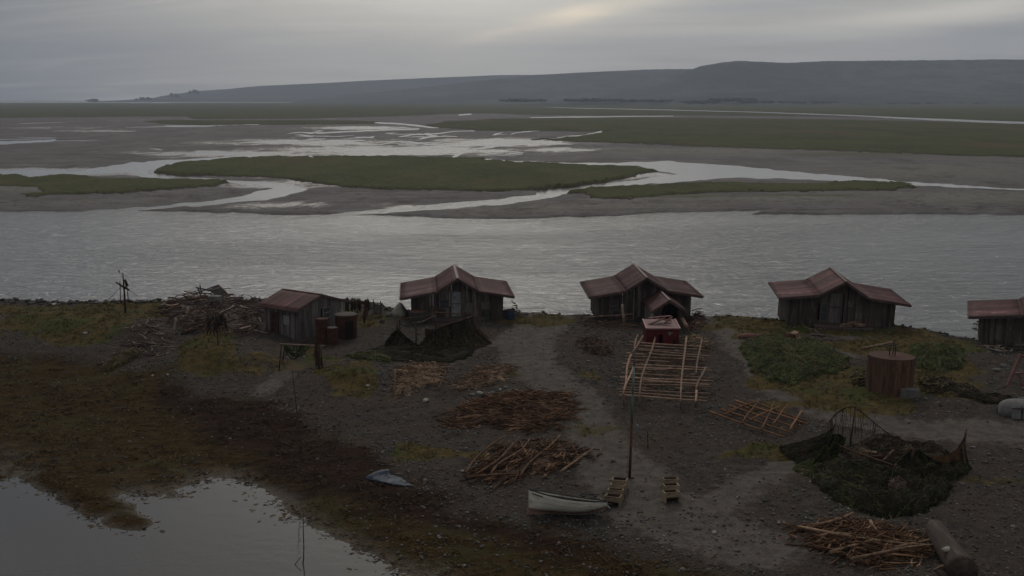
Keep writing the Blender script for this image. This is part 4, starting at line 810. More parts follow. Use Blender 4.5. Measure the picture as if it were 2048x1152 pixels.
mb = MB(); skirt(mb, [(1585,938),(1610,918),(1650,908),(1680,935),(1665,955),(1625,955)], .25, (.5, 1.2), 18, 14, 50); mb.build('net_hem', M['net_brown'], nr, c, True); fibres(mb, 260, 'hem_cords', 'net_green', nr, c)
mb = MB(); skirt(mb, [(1680,905),(1740,885),(1800,888),(1850,900),(1900,905),(1890,925),(1800,935),(1720,935)], .75, (.4, 1.3), 28, 18, 70); mb.build('net_floor', M['net_brown'], nr, c, True); fibres(mb, 400, 'floor_cords', 'net', nr, c); fibres(mb, 200, 'floor_cords', 'drift', nr, c)
mb = MB(); skirt(mb, [(1758,975),(1790,965),(1815,985),(1822,1008),(1800,1015),(1775,1000)], .95, (.5, 1.4), 38, 14, 50); mb.build('net_patch', M['net_brown'], nr, c, True); fibres(mb, 160, 'patch_cords', 'drift', nr, c, off=.06)
mb = MB()
arch = [up(1655, 905, 1.7), up(1665, 903, 2.0), up(1685, 900, 2.35), up(1702, 899, 2.35), up(1720, 898, 2.0), up(1745, 895, 1.35), up(1775, 893, .75)]
for _ in range(2): mb.tube([p+Vector((rnd(-.04, .04), rnd(-.08, .08), rnd(-.05, .05))) for p in arch], .02, 6)
for k in range(34):
    q = rnd(0, 5.95); i = int(q); p = arch[i].lerp(arch[i+1], q-i); g = Vector((p.x+rnd(-.1, .35), p.y+rnd(-.2, .2), Gz(p.x, p.y)+.15)); mb.tube(curve(p, p.lerp(g, rnd(.5, 1.)), wig=.08), .009, 4)
mb.build('hanging_cords', M['net'], nr, c)
for a, b, h, r in ((1655,906,1.8,.05),(1702,900,2.4,.045),(1818,952,1.4,.07),(1927,930,1.9,.06),(1785,963,.9,.06),(1745,896,1.4,.045)):
    g = G(a, b); mb = MB(); mb.tube([(g.x-.1, g.y, g.z-.2), (g.x+rnd(-.05, .15), g.y, g.z+h)], r, 7); mb.build('stake', M['drift'], nr, c, True)
for q in (((1765,962,.15),(1820,950,1.4)),((1745,950,.45),(1785,928,.75)),((1660,912,.8),(1790,962,.75)),((1720,925,.35),(1800,915,.5))):
    mb = MB(); mb.tube(curve(up(*q[0]), up(*q[1]), wig=.08), [.05]*6, 7); mb.build('spar', M['stick_dark'], nr, c, True)
mb = MB(); net_wall(mb, [up(a, b, h) for a, b, h in ((1862,943,.8),(1888,941,.78),(1912,935,1.0),(1925,930,1.35))], G(1850, 880), (.7, 1.3), flare=.35, fold=.05); mb.build('brown_netting', M['ochre'], nr, c, True)
for k, (a, b, mt) in enumerate(((1740,920,'stick_tan'),(1752,930,'rust'),(1768,926,'stick_brown'))):
    pole('plank', ('short pale plank lying inside the big ring net', 'rusty bar lying inside the big ring net', 'brown slat lying inside the big ring net')[k], 'plank', up(a-12, b, .45), up(a+12, b+rnd(-4, 4), .5), .08, .07, mt, None, 0)
def net_heap(mb, mat, c, lab):
    t = thing('net_heap', lab, 'net heap', c); mb.build('netting', M[mat], t, c, True); fibres(mb, 60+len(mb.v)//4, 'cords', mat, t, c, r=.018, off=.04); fibres(mb, 30+len(mb.v)//12, 'cords', 'net_brown', t, c, r=.016, off=.05)
mb = MB(); skirt(mb, [(1478,700),(1500,678),(1560,668),(1640,680),(1700,720),(1690,742),(1640,752),(1590,772),(1540,766),(1505,742)], .30, (.4, 1.4), 12, 26, 160, .45)
net_heap(mb, 'net_green', G(1580, 720), 'wide heap of bright mossy green net on the grass right of the path')
mb = MB(); skirt(mb, [(1895,775),(1915,768),(1950,790),(2000,795),(2030,800),(2020,810),(1970,808),(1920,795)], .3, (.5, 1.2), 15, 14, 60)
net_heap(mb, 'net', G(1960, 790), 'long dark rolled net running toward the upturned boat at the right')
mb = MB(); skirt(mb, [(1862,764),(1880,758),(1905,768),(1912,776),(1890,776)], .25, (.5, 1.1), 16, 10, 40)
net_heap(mb, 'net', G(1888, 768), 'small dark net heap behind the kelp right of the rust tank')
mb = MB(); skirt(mb, [(1810,712),(1840,692),(1890,690),(1930,700),(1925,735),(1880,745),(1830,738)], .3, (.5, 1.3), 19, 20, 120, .45)
net_heap(mb, 'net_green', G(1870, 715), 'olive net spread over the grassy mound behind the rust tank')
mb = MB(); skirt(mb, [(690,714),(720,706),(760,706),(790,716),(780,726),(735,722)], .22, (.5, 1.2), 23, 14, 60)
net_heap(mb, 'net_green', G(740, 714), 'trailing green net left of the curtain net')
mb = MB(); skirt(mb, [(200,742),(215,722),(250,706),(278,698),(282,712),(255,726),(225,742)], .4, (.6, 1.4), 25, 14, 60)
net_heap(mb, 'kelp', G(245, 722), 'ragged olive net rolled on the beach left of the driftwood')
# small rack with a hanging net in front of the grey shed
c = G(600, 730); sr = thing('net_rack', 'small three post rail with a green net slung below the grey plank shed', 'draped net', c)
for a, b, tp in ((558,738,(563,688)),(565,722,(570,690)),(638,740,(636,690)),(645,735,(641,688)),(632,722,(630,690))):
    g = G(a, b); x, z = at_y(tp[0], tp[1], g.y); mb = MB(); mb.tube([(g.x, g.y, g.z-.1), (float(x), g.y, float(z))], .05, 7); mb.build('post', M['drift'], sr, c, True)
g = G(600, 736); A_r = at_y(562, 688, g.y); B_r = at_y(642, 692, g.y); A_r = Vector((float(A_r[0]), g.y, float(A_r[1]))); B_r = Vector((float(B_r[0]), g.y, float(B_r[1])))
mb = MB(); mb.tube(curve(A_r-Vector((.1, 0, 0)), B_r+Vector((.2, 0, 0)), wig=.03), [.045]*6, 7); mb.build('rail', M['rail'], sr, c, True)
mb = MB()
for k in range(15):
    p0 = A_r.lerp(B_r, rnd(.05, .16)); p1 = A_r.lerp(B_r, rnd(.5, .72)); sg = rnd(.35, 1.15); mb.tube([p0.lerp(p1, q)+Vector((0, rnd(-.12, .05), -sg*4*q*(1-q))) for q in np.linspace(0, 1, 9)], rnd(.02, .05), 5, rnd(.5, 1.6))
for k in range(22):
    p0 = A_r.lerp(B_r, rnd(.08, .6)); mb.tube(curve(p0, p0+Vector((rnd(-.1, .1), -.05, -rnd(.3, .9))), wig=.05), .015, 4, rnd(.5, 1.6))
o = mb.build('net_sling', M['net_green'], sr, c, True); o['kind'] = 'stuff'
mb = MB(); V = []; F = []; T = []
for i in range(7):
    for j in range(9): s = j/8; tp = A_r.lerp(B_r, .84+.15*i/6); V.append((tp.x+.05*math.sin(j*1.2), tp.y-.12+.10*math.sin(i*2.4), tp.z+.2-1.6*s)); T.append(.7+.5*abs(math.sin(i*2.)))
for i in range(6):
    for j in range(8): a = i*9+j; F.append((a, a+1, a+10, a+9))
mb.v, mb.f, mb.t = V, F, T; mb.build('hanging_cloth', M['ochre'], sr, c, True)
# ------------------------------------------------------------------ boat
b = G(1135, 1031); sc_ = 2196/(b.y*CP+(HC-b.z)*SP); Lb = 156/sc_
boat = thing('rowing_boat', 'chalky white rowing boat lying on its keel near the water, heeled over', 'boat', (b.x, b.y, b.z+.08)); boat.rotation_euler = (R(-16), R(0), R(-9))
def stn(q):                                  # half beam, sheer height, keel height along the boat (0 = high bow)
    hb = .80*math.sin(PI*min(1, q*.62+.0))**.75 if q > 0 else .0
    hb = .82*(1-(1-min(q/.55, 1))**2.2)*(1-.72*max(0, (q-.5)/.5)**2)
    sh = .62+.40*(1-q)**2.0+.04*q*q; ke = .04+.42*max(0, (q-.55)/.45)**2
    return max(hb, .03), sh, ke
def hull_pts(q, j, m, inset=0.):
    hb, sh, ke = stn(q); u = j/m; rake = -.05*(u) if q < .05 else 0
    return (Lb*(q-.5)+rake, hb*(math.sin(u*PI/2)**.75)*(1-inset), ke+(sh-ke)*(u**1.55)+inset*.3)
def hull_mesh(inset, j0, j1, m=14, n=30, tone=None):
    V = []; F = []; T = []; w_ = []
    for i in range(n+1):
        row = []
        for j in range(j0, j1+1): row.append(hull_pts(i/n, j, m, inset))
        full = [(x, -y, z) for x, y, z in reversed(row)]+(row[1:] if j0 == 0 else row); V += full; w_.append(len(full))
        T += [1-.16*((abs(k-len(full)/2)) % 3 == 0) for k in range(len(full))]
    k = w_[0]
    half = len(range(j0, j1+1))
    for i in range(n):
        for j in range(k-1):
            if j0 > 0 and j == half-1: continue
            a = i*k+j; F.append((a, a+1, a+k+1, a+k))
    if j0 == 0: F.append(tuple(n*k+q for q in range(k)))
    mb = MB(); mb.v, mb.f, mb.t = V, F, T; return mb
hull_mesh(0, 4, 14).build('hull', M['hull'], boat, smooth=True, solid=.03)
hull_mesh(0, 0, 4).build('hull_bottom', M['hull_red'], boat, smooth=True, solid=.03)
hull_mesh(.06, 0, 13).build('inner_planking', M['boat_in'], boat, smooth=True)
for s in (-1, 1):
    P = []
    for i in range(31):
        x, y, z = hull_pts(i/30, 14, 14); P.append((x, s*(y+.01), z+.015))
    mb = MB(); mb.tube(P, .035, 6, .7); mb.build('gunwale', M['boat_in'], boat, smooth=True)
mb = MB(); mb.tube([(Lb*(q-.5), 0, stn(q)[2]-.03+(.02 if q < .02 else 0)) for q in np.linspace(0, 1, 14)], .05, 6); mb.beam((-Lb/2-.03, 0, -.02), (-Lb/2-.06, 0, 1.02), .07, .09, 1., up=(1, 0, 0)); mb.box((-Lb/2+.16, 0, .02), (.55, .08, .24)); mb.build('keel', M['hull_red'], boat)
for q in (.25, .52, .78):
    hb, sh, ke = stn(q); MB().box((Lb*(q-.5), 0, sh-.2), (.24, hb*1.8, .04)).build('thwart', M['boat_in'], boat)
mb = MB(); mb.beam((-Lb*.46, -.24, .86), (-Lb*.30, -.52, .74), .012, .05); mb.build('red_stripe', M['red'], boat)
oar = MB(); gA = G(1219, 1019)+Vector((0, -.1, .1)); xa, za = at_y(1197, 994, gA.y+.3); oa = Vector((float(xa), gA.y+.3, float(za))); oar.tube([gA, oa], .05, 7); oar.beam(oa+Vector((-.05, .0, -.02)), Vector((oa.x-.05, oa.y+.1, oa.z-.55)), .06, .06)
tag(oar.build('oar', M['stone_pale'], None, gA), 'white wooden oar leaning on the low end of the rowing boat', 'oar')
# ------------------------------------------------------------------ crates
def crate(px, py, yaw, lab, tip, dz=0.):
    g = G(px, py, dz); t = thing('wooden_crate', lab, 'crate', g, yaw, 'open wooden crates above the boat'); t.rotation_euler = (tip, 0, yaw)
    w_, d_, h_ = .74, .52, .50
    jig = lambda: Matrix.Rotation(R(rnd(-3, 3)), 3, 'X')
    for s in (-1, 1): MB().box((s*(w_/2-.025), 0, h_/2), (.05, d_, h_), jig(), rnd(.7, 1.25)).build('end_board', M['crate'], t)
    MB().box((0, -d_/2+.0, h_-.11), (w_-.06, .045, .22), jig(), rnd(.75, 1.2)).build('front_board', M['crate'], t)
    MB().box((0, d_/2-.03, h_/2), (w_-.11, .03, h_-.02)).build('back_board', M['crate_shade'], t)
    MB().box((0, 0, h_*.45), (w_-.11, d_-.07, .03), None, .7).build('shade_floor', M['crate_shade'], t); return t  # inner floor at half height, shade put into its dark colour
for k, (a, b_, lab) in enumerate(((1239,977,'topmost crate of the left crate row, nearest the green pole'),(1236,988,'second crate down in the left crate row'),(1231,999,'third crate down in the left crate row'),(1226,1011,'lowest crate of the left crate row, closest to the boat'))): crate(a, b_, R(-14+rnd(-8, 8)), lab, R(-6+rnd(-7, 7)))
for k, (a, b_, lab) in enumerate(((1341,976,'upper crate of the right crate row'),(1342,989,'middle crate of the right crate row'),(1342,1003,'lower crate of the right crate row'))): crate(a, b_, R(6+rnd(-9, 9)), lab, R(-6+rnd(-7, 7)))
# ------------------------------------------------------------------ poles and masts
g = G(1259, 957); x, z = at_y(1268, 733, g.y); tp = Vector((float(x), g.y, float(z))); x, z = at_y(1270, 702, g.y); t2 = Vector((float(x), g.y, float(z)))
gp = thing('signal_pole', 'tall slim pole with a green painted upper length left of the pole rack', 'pole', g); L_ = tp-g
mb = MB(); mb.tube([g-Vector((0, 0, .3)), g+L_*.5], [.075, .065], 9); mb.build('lower_pole', M['stick_dark'], gp, g, True)
mb = MB(); mb.tube([g+L_*.5+Vector((0, 0, .004)), g+L_*.76], [.066, .062], 9, .55); mb.tube([g+L_*.76, tp], [.062, .055], 9); mb.build('painted_length', M['green_pole'], gp, g, True)
mb = MB(); mb.tube([tp, t2], [.04, .03], 7); mb.build('top_spike', M['grey_wood'], gp, g, True)
mb = MB(); mb.tube([g+Vector((-.12, 0, -.1)), g+L_*.72+Vector((-.17, 0, 0))], .014, 5); mb.build('guy_rope', M['stick_tan'], gp, g)
g = G(602, 905); x, z = at_y(584, 740, g.y-.3); pole('stake', 'thin leaning stake standing in the dark seaweed above the pond', 'stake', g-Vector((0, 0, .2)), (float(x), g.y-.3, float(z)), .032, .022, 'drift')
mb = MB(); g = G(598, 868); mb.tube(curve(G(583, 866)+Vector((0, 0, .2)), G(612, 865)+Vector((0, 0, .2)), sag=.12, wig=.02), .02, 5); tag(mb.build('bent_twig', M['drift'], None, g, True), 'small bent twig crossing the thin leaning stake', 'twig')
a = Z(577, 1150, WZ); b2 = Z(602, 1116, WZ); c2 = Z(607, 1040, WZ); bt_ = thing('dead_branch', 'thin forked dead branch standing in the still pond', 'branch', b2)
mb = MB(); e2 = Z(604, 1128, WZ); x, z = at_y(607, 1022, e2.y); mb.tube(curve(e2-Vector((0, 0, .3)), (float(x), e2.y, float(z)), wig=.06), [.03, .028, .025, .022, .018, .012], 6); mb.build('stem', M['drift'], bt_, b2, True)
mb = MB(); x, z = at_y(602, 1114, e2.y); s0 = Vector((float(x), e2.y, float(z))); x, z = at_y(578, 1150, e2.y-.2); mb.tube(curve(s0, (float(x), e2.y-.2, float(z)), wig=.05), .018, 5); mb.build('fork', M['drift'], bt_, b2, True)
# mast on the left bank
g = G(251, 626); ms = thing('mast', 'rusty mast with slanting crossarms on the left river bank', 'mast', g)
def mp(px, py, dy=0.): x, z = at_y(px, py, g.y+dy); return Vector((float(x), g.y+dy, float(z)))
mb = MB(); mb.tube([g-Vector((0, 0, .3)), mp(248, 575), mp(245.5, 546)], [.09, .075, .04], 8); mb.build('upright', M['rust'], ms, g, True)
mb = MB(); mb.tube([mp(232, 564.5), mp(247, 574), mp(258, 580, .6)], .075, 7); mb.build('crossarm', M['rust'], ms, g, True)
mb = MB(); mb.tube([mp(250, 559), mp(254, 571), mp(250, 576)], [.09, .14, .12], 8); mb.build('lamp_housing', M['rust'], ms, g, True)
for q in (((240,562),(241,605)),((254,572),(257,606)),((237,540),(240,546))):
    mb = MB(); mb.tube([mp(*q[0], .3), mp(*q[1], .5)], .035, 6); mb.build('strut', M['drift'], ms, g)
for q in (((241,574),(214,603)),((257,580),(275,592))):
    mb = MB(); mb.tube([mp(*q[0]), mp(*q[1], .8)], .02, 5); mb.build('stay', M['drift'], ms, g)
# weed covered post in front of the driftwood mound
g = G(437, 690); o = thing('scarecrow_post', 'post hung with brown kelp in front of the driftwood mound', 'post', g)
mb = MB(); mb.tube([g-Vector((0, 0, .2)), g+Vector((-.1, 0, 2.)), ], .05, 7); mb.build('post', M['drift'], o, g)
mb = MB()
for k in range(46):
    p0 = g+Vector((rnd(-.75, .6), rnd(-.2, .2), rnd(1.6, 2.5))); mb.tube(curve(p0, p0+Vector((rnd(-.25, .25), 0, -rnd(.4, 1.1))), wig=.1), .035, 5, rnd(.6, 1.4))
mb.build('kelp_fronds', M['net_brown'], o, g, True)
# lean-to panel, box and posts on the driftwood mound
g = G(445, 606); mb = MB(); x = lambda a, b, dy: (lambda q: Vector((float(q[0]), g.y+dy, float(q[1]))))(at_y(a, b, g.y+dy))
q0, q1, q2, q3 = x(437, 570, 0), x(476, 606, 0), x(455, 606, -.2), x(416, 580, -.2)
V = [q0, q1, q2, q3]; mb.raw([*V, *[v+Vector((.03, .12, -.05)) for v in V]], [(0, 1, 2, 3), (7, 6, 5, 4), (0, 4, 5, 1), (1, 5, 6, 2), (2, 6, 7, 3), (3, 7, 4, 0)])
ln_ = thing('lean_to', 'pale grey leaning board panel with red edge on top of the driftwood mound', 'lean-to', g); mb.build('panel', M['grey_wood'], ln_, g)
mb = MB(); mb.tube([q0, q1], .05, 6); mb.build('edge_pole', M['beam_red'], ln_, g); mb = MB(); mb.tube([q0, x(345, 603, .2)], .06, 6); mb.build('ridge_pole', M['drift'], ln_, g)
g = G(430, 622); px0 = x(430, 600, -.5); mb = MB(); mb.box((0, 0, 0), (1.05, .7, .7)); o = mb.build('box', M['stone'], None, (0, 0, 0)); o.location = px0; tag(o, 'grey box set into the driftwood mound under the lean-to', 'box')
for k, (a, b_, lab) in enumerate((((392,575),(428,583),'level pole on the crest of the driftwood mound'),((396,577),(402,592),'left upright stick on the crest of the driftwood mound'),((400,570),(404,588),'right upright stick on the crest of the driftwood mound'),((455,603),(487,596),'pole jutting right from the driftwood mound'))):
    pole('pole', lab, 'pole', x(*a, -.3), x(*b_, -.3), .06, .05, 'drift', 'poles on the driftwood mound', .01)
for a, b_, lab in (((353,640),(348,662),'pale stump post left in the driftwood mound'),((378,622),(372,640),'pale forked root at the left of the driftwood mound')):
    g = G(*b_); pole('post', lab, 'post', g, Vector((g.x+.2, g.y, g.z+1.)), .10, .07, 'drift_pale')
# ------------------------------------------------------------------ tanks and barrels
def drum(name, lab, px, py, r, h, mats, prof, group=None, parts=(), tilt=0.):
    g = G(px, py); t = thing(name, lab, 'barrel' if 'barrel' in name else 'tank', (g.x, g.y+r*.9, g.z-.08), 0, group); t.rotation_euler = (tilt, 0, rnd(0, 6))
    mb = MB(); mb.lathe(prof, 28, wob=.012); mb.build('shell', M[mats], t, smooth=False); return t
def rib(r, h, n=3):
    P = [(0, 0), (r, 0)]
    for k in range(1, n): z = h*k/n; P += [(r, z-.05), (r+.03, z-.02), (r+.03, z+.02), (r, z+.05)]
    return P+[(r, h), (r-.05, h+.03)]
GR = 'rusty tanks and barrels beside the grey shed'
t1 = drum('rusty_tank', 'tall stacked rusty tank against the grey shed, behind the small barrel', 643, 689, .47, 2.0, 'rust', rib(.47, 1.25, 2)+[(.40, 1.28), (.42, 1.32)]+[(.46, 1.34), (.47, 1.9), (.42, 1.96), (.38, 1.9), (0, 1.86)], GR)
MB().lathe([(.42, 1.965), (.47, 1.99), (.40, 2.02), (.36, 1.98)], 24).build('rim', M['rust'], t1)
t2_ = drum('rusty_barrel', 'small reddish barrel with a pale dished top before the stacked rusty tank', 664, 691, .40, 1.4, 'rust', rib(.40, 1.35, 3)+[(.34, 1.33), (0, 1.30)], GR)
MB().lathe([(0, 1.31), (.34, 1.34), (.40, 1.385), (.36, 1.40)], 24).build('lid', M['lid'], t2_)
t3 = drum('rusty_tank', 'wide dark rusty tank with a pale lid at the right corner of the grey shed', 690, 679, .82, 1.9, 'rust', rib(.82, 1.8, 2)+[(.7, 1.86), (0, 1.9)], GR)
MB().lathe([(0, 1.87), (.72, 1.875), (.83, 1.84), (.86, 1.9), (.7, 1.96), (0, 1.99)], 26).build('lid', M['lid'], t3)
t3.rotation_euler.z = 0; MB().box((.35, -.80, .85), (.62, .12, 1.3), Matrix.Rotation(R(20), 3, 'Z')).build('opening_shade', M['dark'], t3)  # solid dark block standing for shade in the tank's open side
for px, py, r, h, lab in ((834,652,.62,1.1,'squat black barrel at the left front corner of the white door hut'),(972,641,.45,.95,'dark leaning barrel right of the white door hut deck'),(1020,640,.4,.8,'blue grey drum by the right end of the white door hut')):
    t = drum('dark_barrel', lab, px, py, r, h, 'stone_dark' if px < 1000 else 'tarp', rib(r, h, 3)+[(r*.8, h), (0, h-.04)], None); MB().lathe([(r*.8, h+.02), (r, h+.05), (r*.95, h+.08), (r*.78, h+.04)], 20).build('rim', M['rust'], t)
# big rust tank with lifting shackle
g = G(1791, 790); sc_ = 2196/(g.y*CP+(HC-g.z)*SP); r = 93/sc_/2
tk = thing('rust_tank', 'big streaked rust tank with a flat lid and iron shackle on the right grass', 'tank', (g.x, g.y+r*.85, g.z-.1)); tk.rotation_euler = (R(-1), R(1.5), 0)
mb = MB(); N = 48; hT = 2.28
for k in range(N):
    a0, a1 = 2*PI*k/N, 2*PI*(k+1)/N; ro = r*(1+rnd(-.004, .004)); v = [(ro*math.cos(a0), ro*math.sin(a0), 0), (ro*math.cos(a1), ro*math.sin(a1), 0), (ro*math.cos(a1), ro*math.sin(a1), hT), (ro*math.cos(a0), ro*math.sin(a0), hT)]; mb.raw(v, [(0, 1, 2, 3)], rnd(.72, 1.25))
mb.build('shell', M['rust_tank'], tk)
MB().lathe([(0, hT-.02), (r-.03, hT-.02), (r-.015, hT+.02), (r-.06, hT+.035), (0, hT+.05)], 48, wob=.004).build('lid', M['rust'], tk)
sh = MB()
for s in (-1, 1): sh.tube([(s*.17, -.1, hT+.05), (s*.19, -.1, hT+.55), (s*.1, -.1, hT+.8), (0, -.1, hT+.86)], .035, 7)
sh.tube([(-.25, -.1, hT+.68), (.3, -.1, hT+.76)], .045, 7); sh.tube([(.02, -.12, hT+.1), (.05, -.14, hT+.8)], .03, 6); sh.build('shackle', M['stone_dark'], tk, smooth=True)
g = G(1822, 796); o = MB().box((0, 0, 0), (1.35, .9, .9), None, 1., .8).build('footing_block', M['concrete'], None); o.location = (g.x, g.y+.3, g.z+.05); o.rotation_euler = (0, 0, R(-12)); tag(o, 'pale concrete footing block under the right side of the big rust tank', 'concrete block')
# ------------------------------------------------------------------ drying rail with hanging strips by the river
a = G(688, 636); b2 = G(764, 629); A_r = Vector((a.x, a.y, a.z+1.55)); B_r = Vector((b2.x, b2.y, b2.z+.95)); fr = thing('drying_rail', 'low rail on posts by the river between the grey shed and the white door hut', 'drying rail', a)
mb = MB(); mb.tube(curve(A_r-Vector((.4, 0, -.05)), B_r, wig=.06), .045, 7); mb.build('rail', M['drift'], fr, a)
for q, h in ((.05, .1), (.33, .25), (.62, .35), (.80, .3), (.97, .2)):
    p0 = a.lerp(b2, q); tp = A_r.lerp(B_r, q); mb = MB(); mb.tube([(p0.x, p0.y, Gz(p0.x, p0.y)-.1), (tp.x+rnd(-.15, .15), tp.y, tp.z+h)], .05, 7); mb.build('post', M['drift'], fr, a)
mb = MB(); mb.tube([B_r, b2+Vector((1.0, -.3, .0))], .045, 6); mb.tube([A_r, A_r+Vector((-.6, -.1, -.7))], .05, 6); mb.build('brace', M['drift'], fr, a)
desc = ('first dark strip from the left hanging on the drying rail', 'second dark strip from the left hanging on the drying rail', 'third dark strip from the left hanging on the drying rail', 'fourth dark strip from the left hanging on the drying rail', 'fifth dark strip from the left hanging on the drying rail', 'sixth dark strip from the left hanging on the drying rail')
for k, q in enumerate((.10, .22, .29, .42, .57, .66)):
    tp = A_r.lerp(B_r, q); mb = MB(); l = rnd(.95, 1.3); wv_ = rnd(.10, .17)
    P = [tp+Vector((rnd(-.05, .05), -.06, .22-j*l/6)) for j in range(7)]; mb.tube(P, [wv_*.5, wv_*.9, wv_*1.2, wv_, wv_*.9, wv_*.7, wv_*.3], 7, rnd(.5, 1.1)); tag(mb.build('hanging_strip', M['net_brown'], None, tp, True), desc[k], 'dried fish', 'dark strips hanging on the drying rail')
g = G(728, 648); x_, z_ = at_y(735, 600, g.y); mb = MB(); mb.tube(curve(g, (float(x_), g.y, float(z_)), wig=.12), [.03, .12, .17, .12, .05, .02], 7); tag(mb.build('curved_bone', M['rust'], None, g, True), 'dark curved standing bone right of the hanging strips', 'bone')
g = G(757, 634); mb = MB(); mb.raw([(-.5, 0, .55), (.35, .1, 1.25), (.25, .15, .1), (-.3, .1, .25), (-.5, .1, .55), (.35, .2, 1.25), (.25, .25, .1), (-.3, .2, .25)], [(0, 1, 2, 3), (7, 6, 5, 4), (0, 4, 5, 1), (1, 5, 6, 2), (2, 6, 7, 3), (3, 7, 4, 0)]); o = mb.build('leaning_board', M['grey_wood'], None); o.location = g; tag(o, 'grey board leaning at the right end of the drying rail', 'board')
def rockmesh(seed, sx, sy, sz):
    g_ = np.random.default_rng(seed); me = MB(); V_, F_, _ = blobs(np.zeros((1, 3)), np.array([[sx, sy, sz]]), seed)
    me.raw([tuple(v) for v in V_], [tuple(f) for f in F_]); return me
def rock(px, py, s, mat, lab, group='single stones on the shore', sz=.6, name='stone', cat='stone'):
    g = G(px, py); o = rockmesh(int(px*7+py), s, s*.8, s*sz).build(name, M[mat], None, smooth=True); o.location = (g.x, g.y, g.z+s*sz*.35); md = o.modifiers.new('round', 'SUBSURF'); md.levels = md.render_levels = 2; return tag(o, lab, cat, group)
g = G(800, 631); mb = MB(); mb.lathe([(.75, -.1), (.62, .35), (.30, .85), (.14, 1.05), (0, 1.12)], 14, wob=.14); o = mb.build('pointed_boulder', M['stone_pale'], None, smooth=True); o.location = g; tag(o, 'pale pointed boulder at the river edge left of the white door hut', 'boulder')
rock(778, 632, .42, 'stone', 'low grey boulder left of the pale pointed boulder', None, .7, 'boulder', 'boulder')
rock(765, 645, .35, 'stone_dark', 'dark boulder below the leaning board at the river edge', None, .9, 'boulder', 'boulder')
for px, py, s, mt, lab in ((851,803,.30,'stone_pale','flat pale round stone below the tan stick tangle'),(945,791,.26,'stone','grey stone under the pale stalk mat'),(960,788,.28,'stone_pale','pale stone right under the pale stalk mat'),(985,787,.24,'stone','grey stone left of the big brown stalk heap top'),(1000,781,.2,'stone_pale','small pale stone above the big brown stalk heap'),(1012,776,.22,'stone','grey stone above the big brown stalk heap'),(735,773,.2,'stone_pale','pale stone on the green mound foot'),(800,775,.16,'stone_pale','cream stone inside the tan stick tangle'),(1605,948,.15,'stone_pale','pale pebble beside the big ring net'),(1428,1066,.18,'stone_pale','pale lone stone on the dark shingle below the crates'),(1327,993,.12,'stone_pale','white pebble by the right crate row'),(925,943,.14,'stone_pale','pale stone left of the slanting stalk heap'),(170,668,.25,'stone_pale','pale stone on the grassy left bank'),(108,611,.35,'stone_pale','pale slab at the far left water edge'),(305,752,.15,'stone_pale','white stone on the seaweed under the ragged net'),(335,750,.14,'stone_pale','white stone right of the one under the ragged net'),(915,905,.16,'stone','grey stone on the gravel above the boat')):
    rock(px, py, s, mt, lab)
for px, py, s, lab in ((1126,633,.42,'dark stump on the crest between the white door hut and the porch hut'),(1515,636,.38,'dark stump on the crest left of the firewood hut'),(1902,672,.5,'dark bush like stump on the crest left of the rightmost hut')): rock(px, py, s, 'drift', lab, 'dark stumps on the river crest', .9, 'stump', 'stump')
# ------------------------------------------------------------------ odds and ends
g = G(1497, 678); mb = MB(); mb.tube(curve((-.8, 0, .18), (.8, .1, .2), wig=.05), [.08, .2, .24, .22, .2, .1], 9); o = mb.build('red_bundle', M['beam_red'], None, smooth=True); o.location = g; tag(o, 'small reddish bundle lying in the grass left of the green net', 'bundle')
g = G(1584, 682); bl = thing('log_block', 'split wood blocks with pale cut faces on the grass below the firewood hut', 'wood blocks', g, R(20))
MB().box((-.35, 0, .32), (.55, .6, .62), Matrix.Rotation(R(15), 3, 'Y')).build('block', M['stick_brown'], bl); MB().box((.32, -.05, .3), (.4, .65, .75), Matrix.Rotation(R(-24), 3, 'Y'), 1.1).build('block', M['stick_tan'], bl)
for a, b_, r0, mt, lab in (((1722,700),(1783,688),.09,'rail','long pale plank on the gravel behind the rust tank'),((2005,708),(1972,700),.08,'stone','grey plank before the rightmost hut'),((1620,672),(1650,676),.07,'drift','short dark plank on the grass below the firewood hut'),((2035,802),(2062,800),.1,'stone','grey board behind the upturned boat at the right edge')):
    pole('plank', lab, 'plank', G(*a)+Vector((0, 0, .12)), G(*b_)+Vector((0, 0, .15)), r0, r0*.85, mt, 'single planks lying about')
g = G(2012, 772); tr = thing('trestle', 'reddish brown A shaped timber trestle at the right edge', 'trestle', g)
def tq(a, b_, dy=0.): q = at_y(a, b_, g.y+dy); return Vector((float(q[0]), g.y+dy, float(q[1])))
for n_, q in (('leg', ((2014,772),(2042,708))), ('leg', ((2046,778),(2036,745)))):
    mb = MB(); mb.beam(tq(*q[0]), tq(*q[1], .1), .2, .16); mb.build(n_, M['beam_red'], tr, g)
mb = MB(); mb.beam(tq(2026, 748, .15), tq(2090, 742, .15), .12, .12); mb.beam(tq(2036, 712, .2), tq(2100, 718, .2), .2, .2); mb.build('crossbeam', M['beam_red'], tr, g)
rock(2008, 735, .3, 'stone', 'grey boulder left of the timber trestle', None, .7, 'boulder', 'boulder'); rock(1994, 741, .35, 'stone', 'low flat boulder on the gravel under the rightmost hut', None, .4, 'boulder', 'boulder')
g = G(2030, 836); ub = thing('upturned_boat', 'pale upturned boat at the right edge below the timber trestle', 'boat', g, R(-8)); V = []; F = []; n, m_ = 14, 10
for i in range(n+1):
    q = i/n*2-1; k = math.sqrt(max(0.02, 1-abs(q)**2.6))
    for j in range(m_+1): a_ = PI*j/m_; V.append((q*1.15+.3, -math.cos(a_)*.75*k+.5, 1.02*(math.sin(a_)**.55)*(.45+.55*k)-.03))
for i in range(n):
    for j in range(m_): a_ = i*(m_+1)+j; F.append((a_, a_+1, a_+m_+2, a_+m_+1))
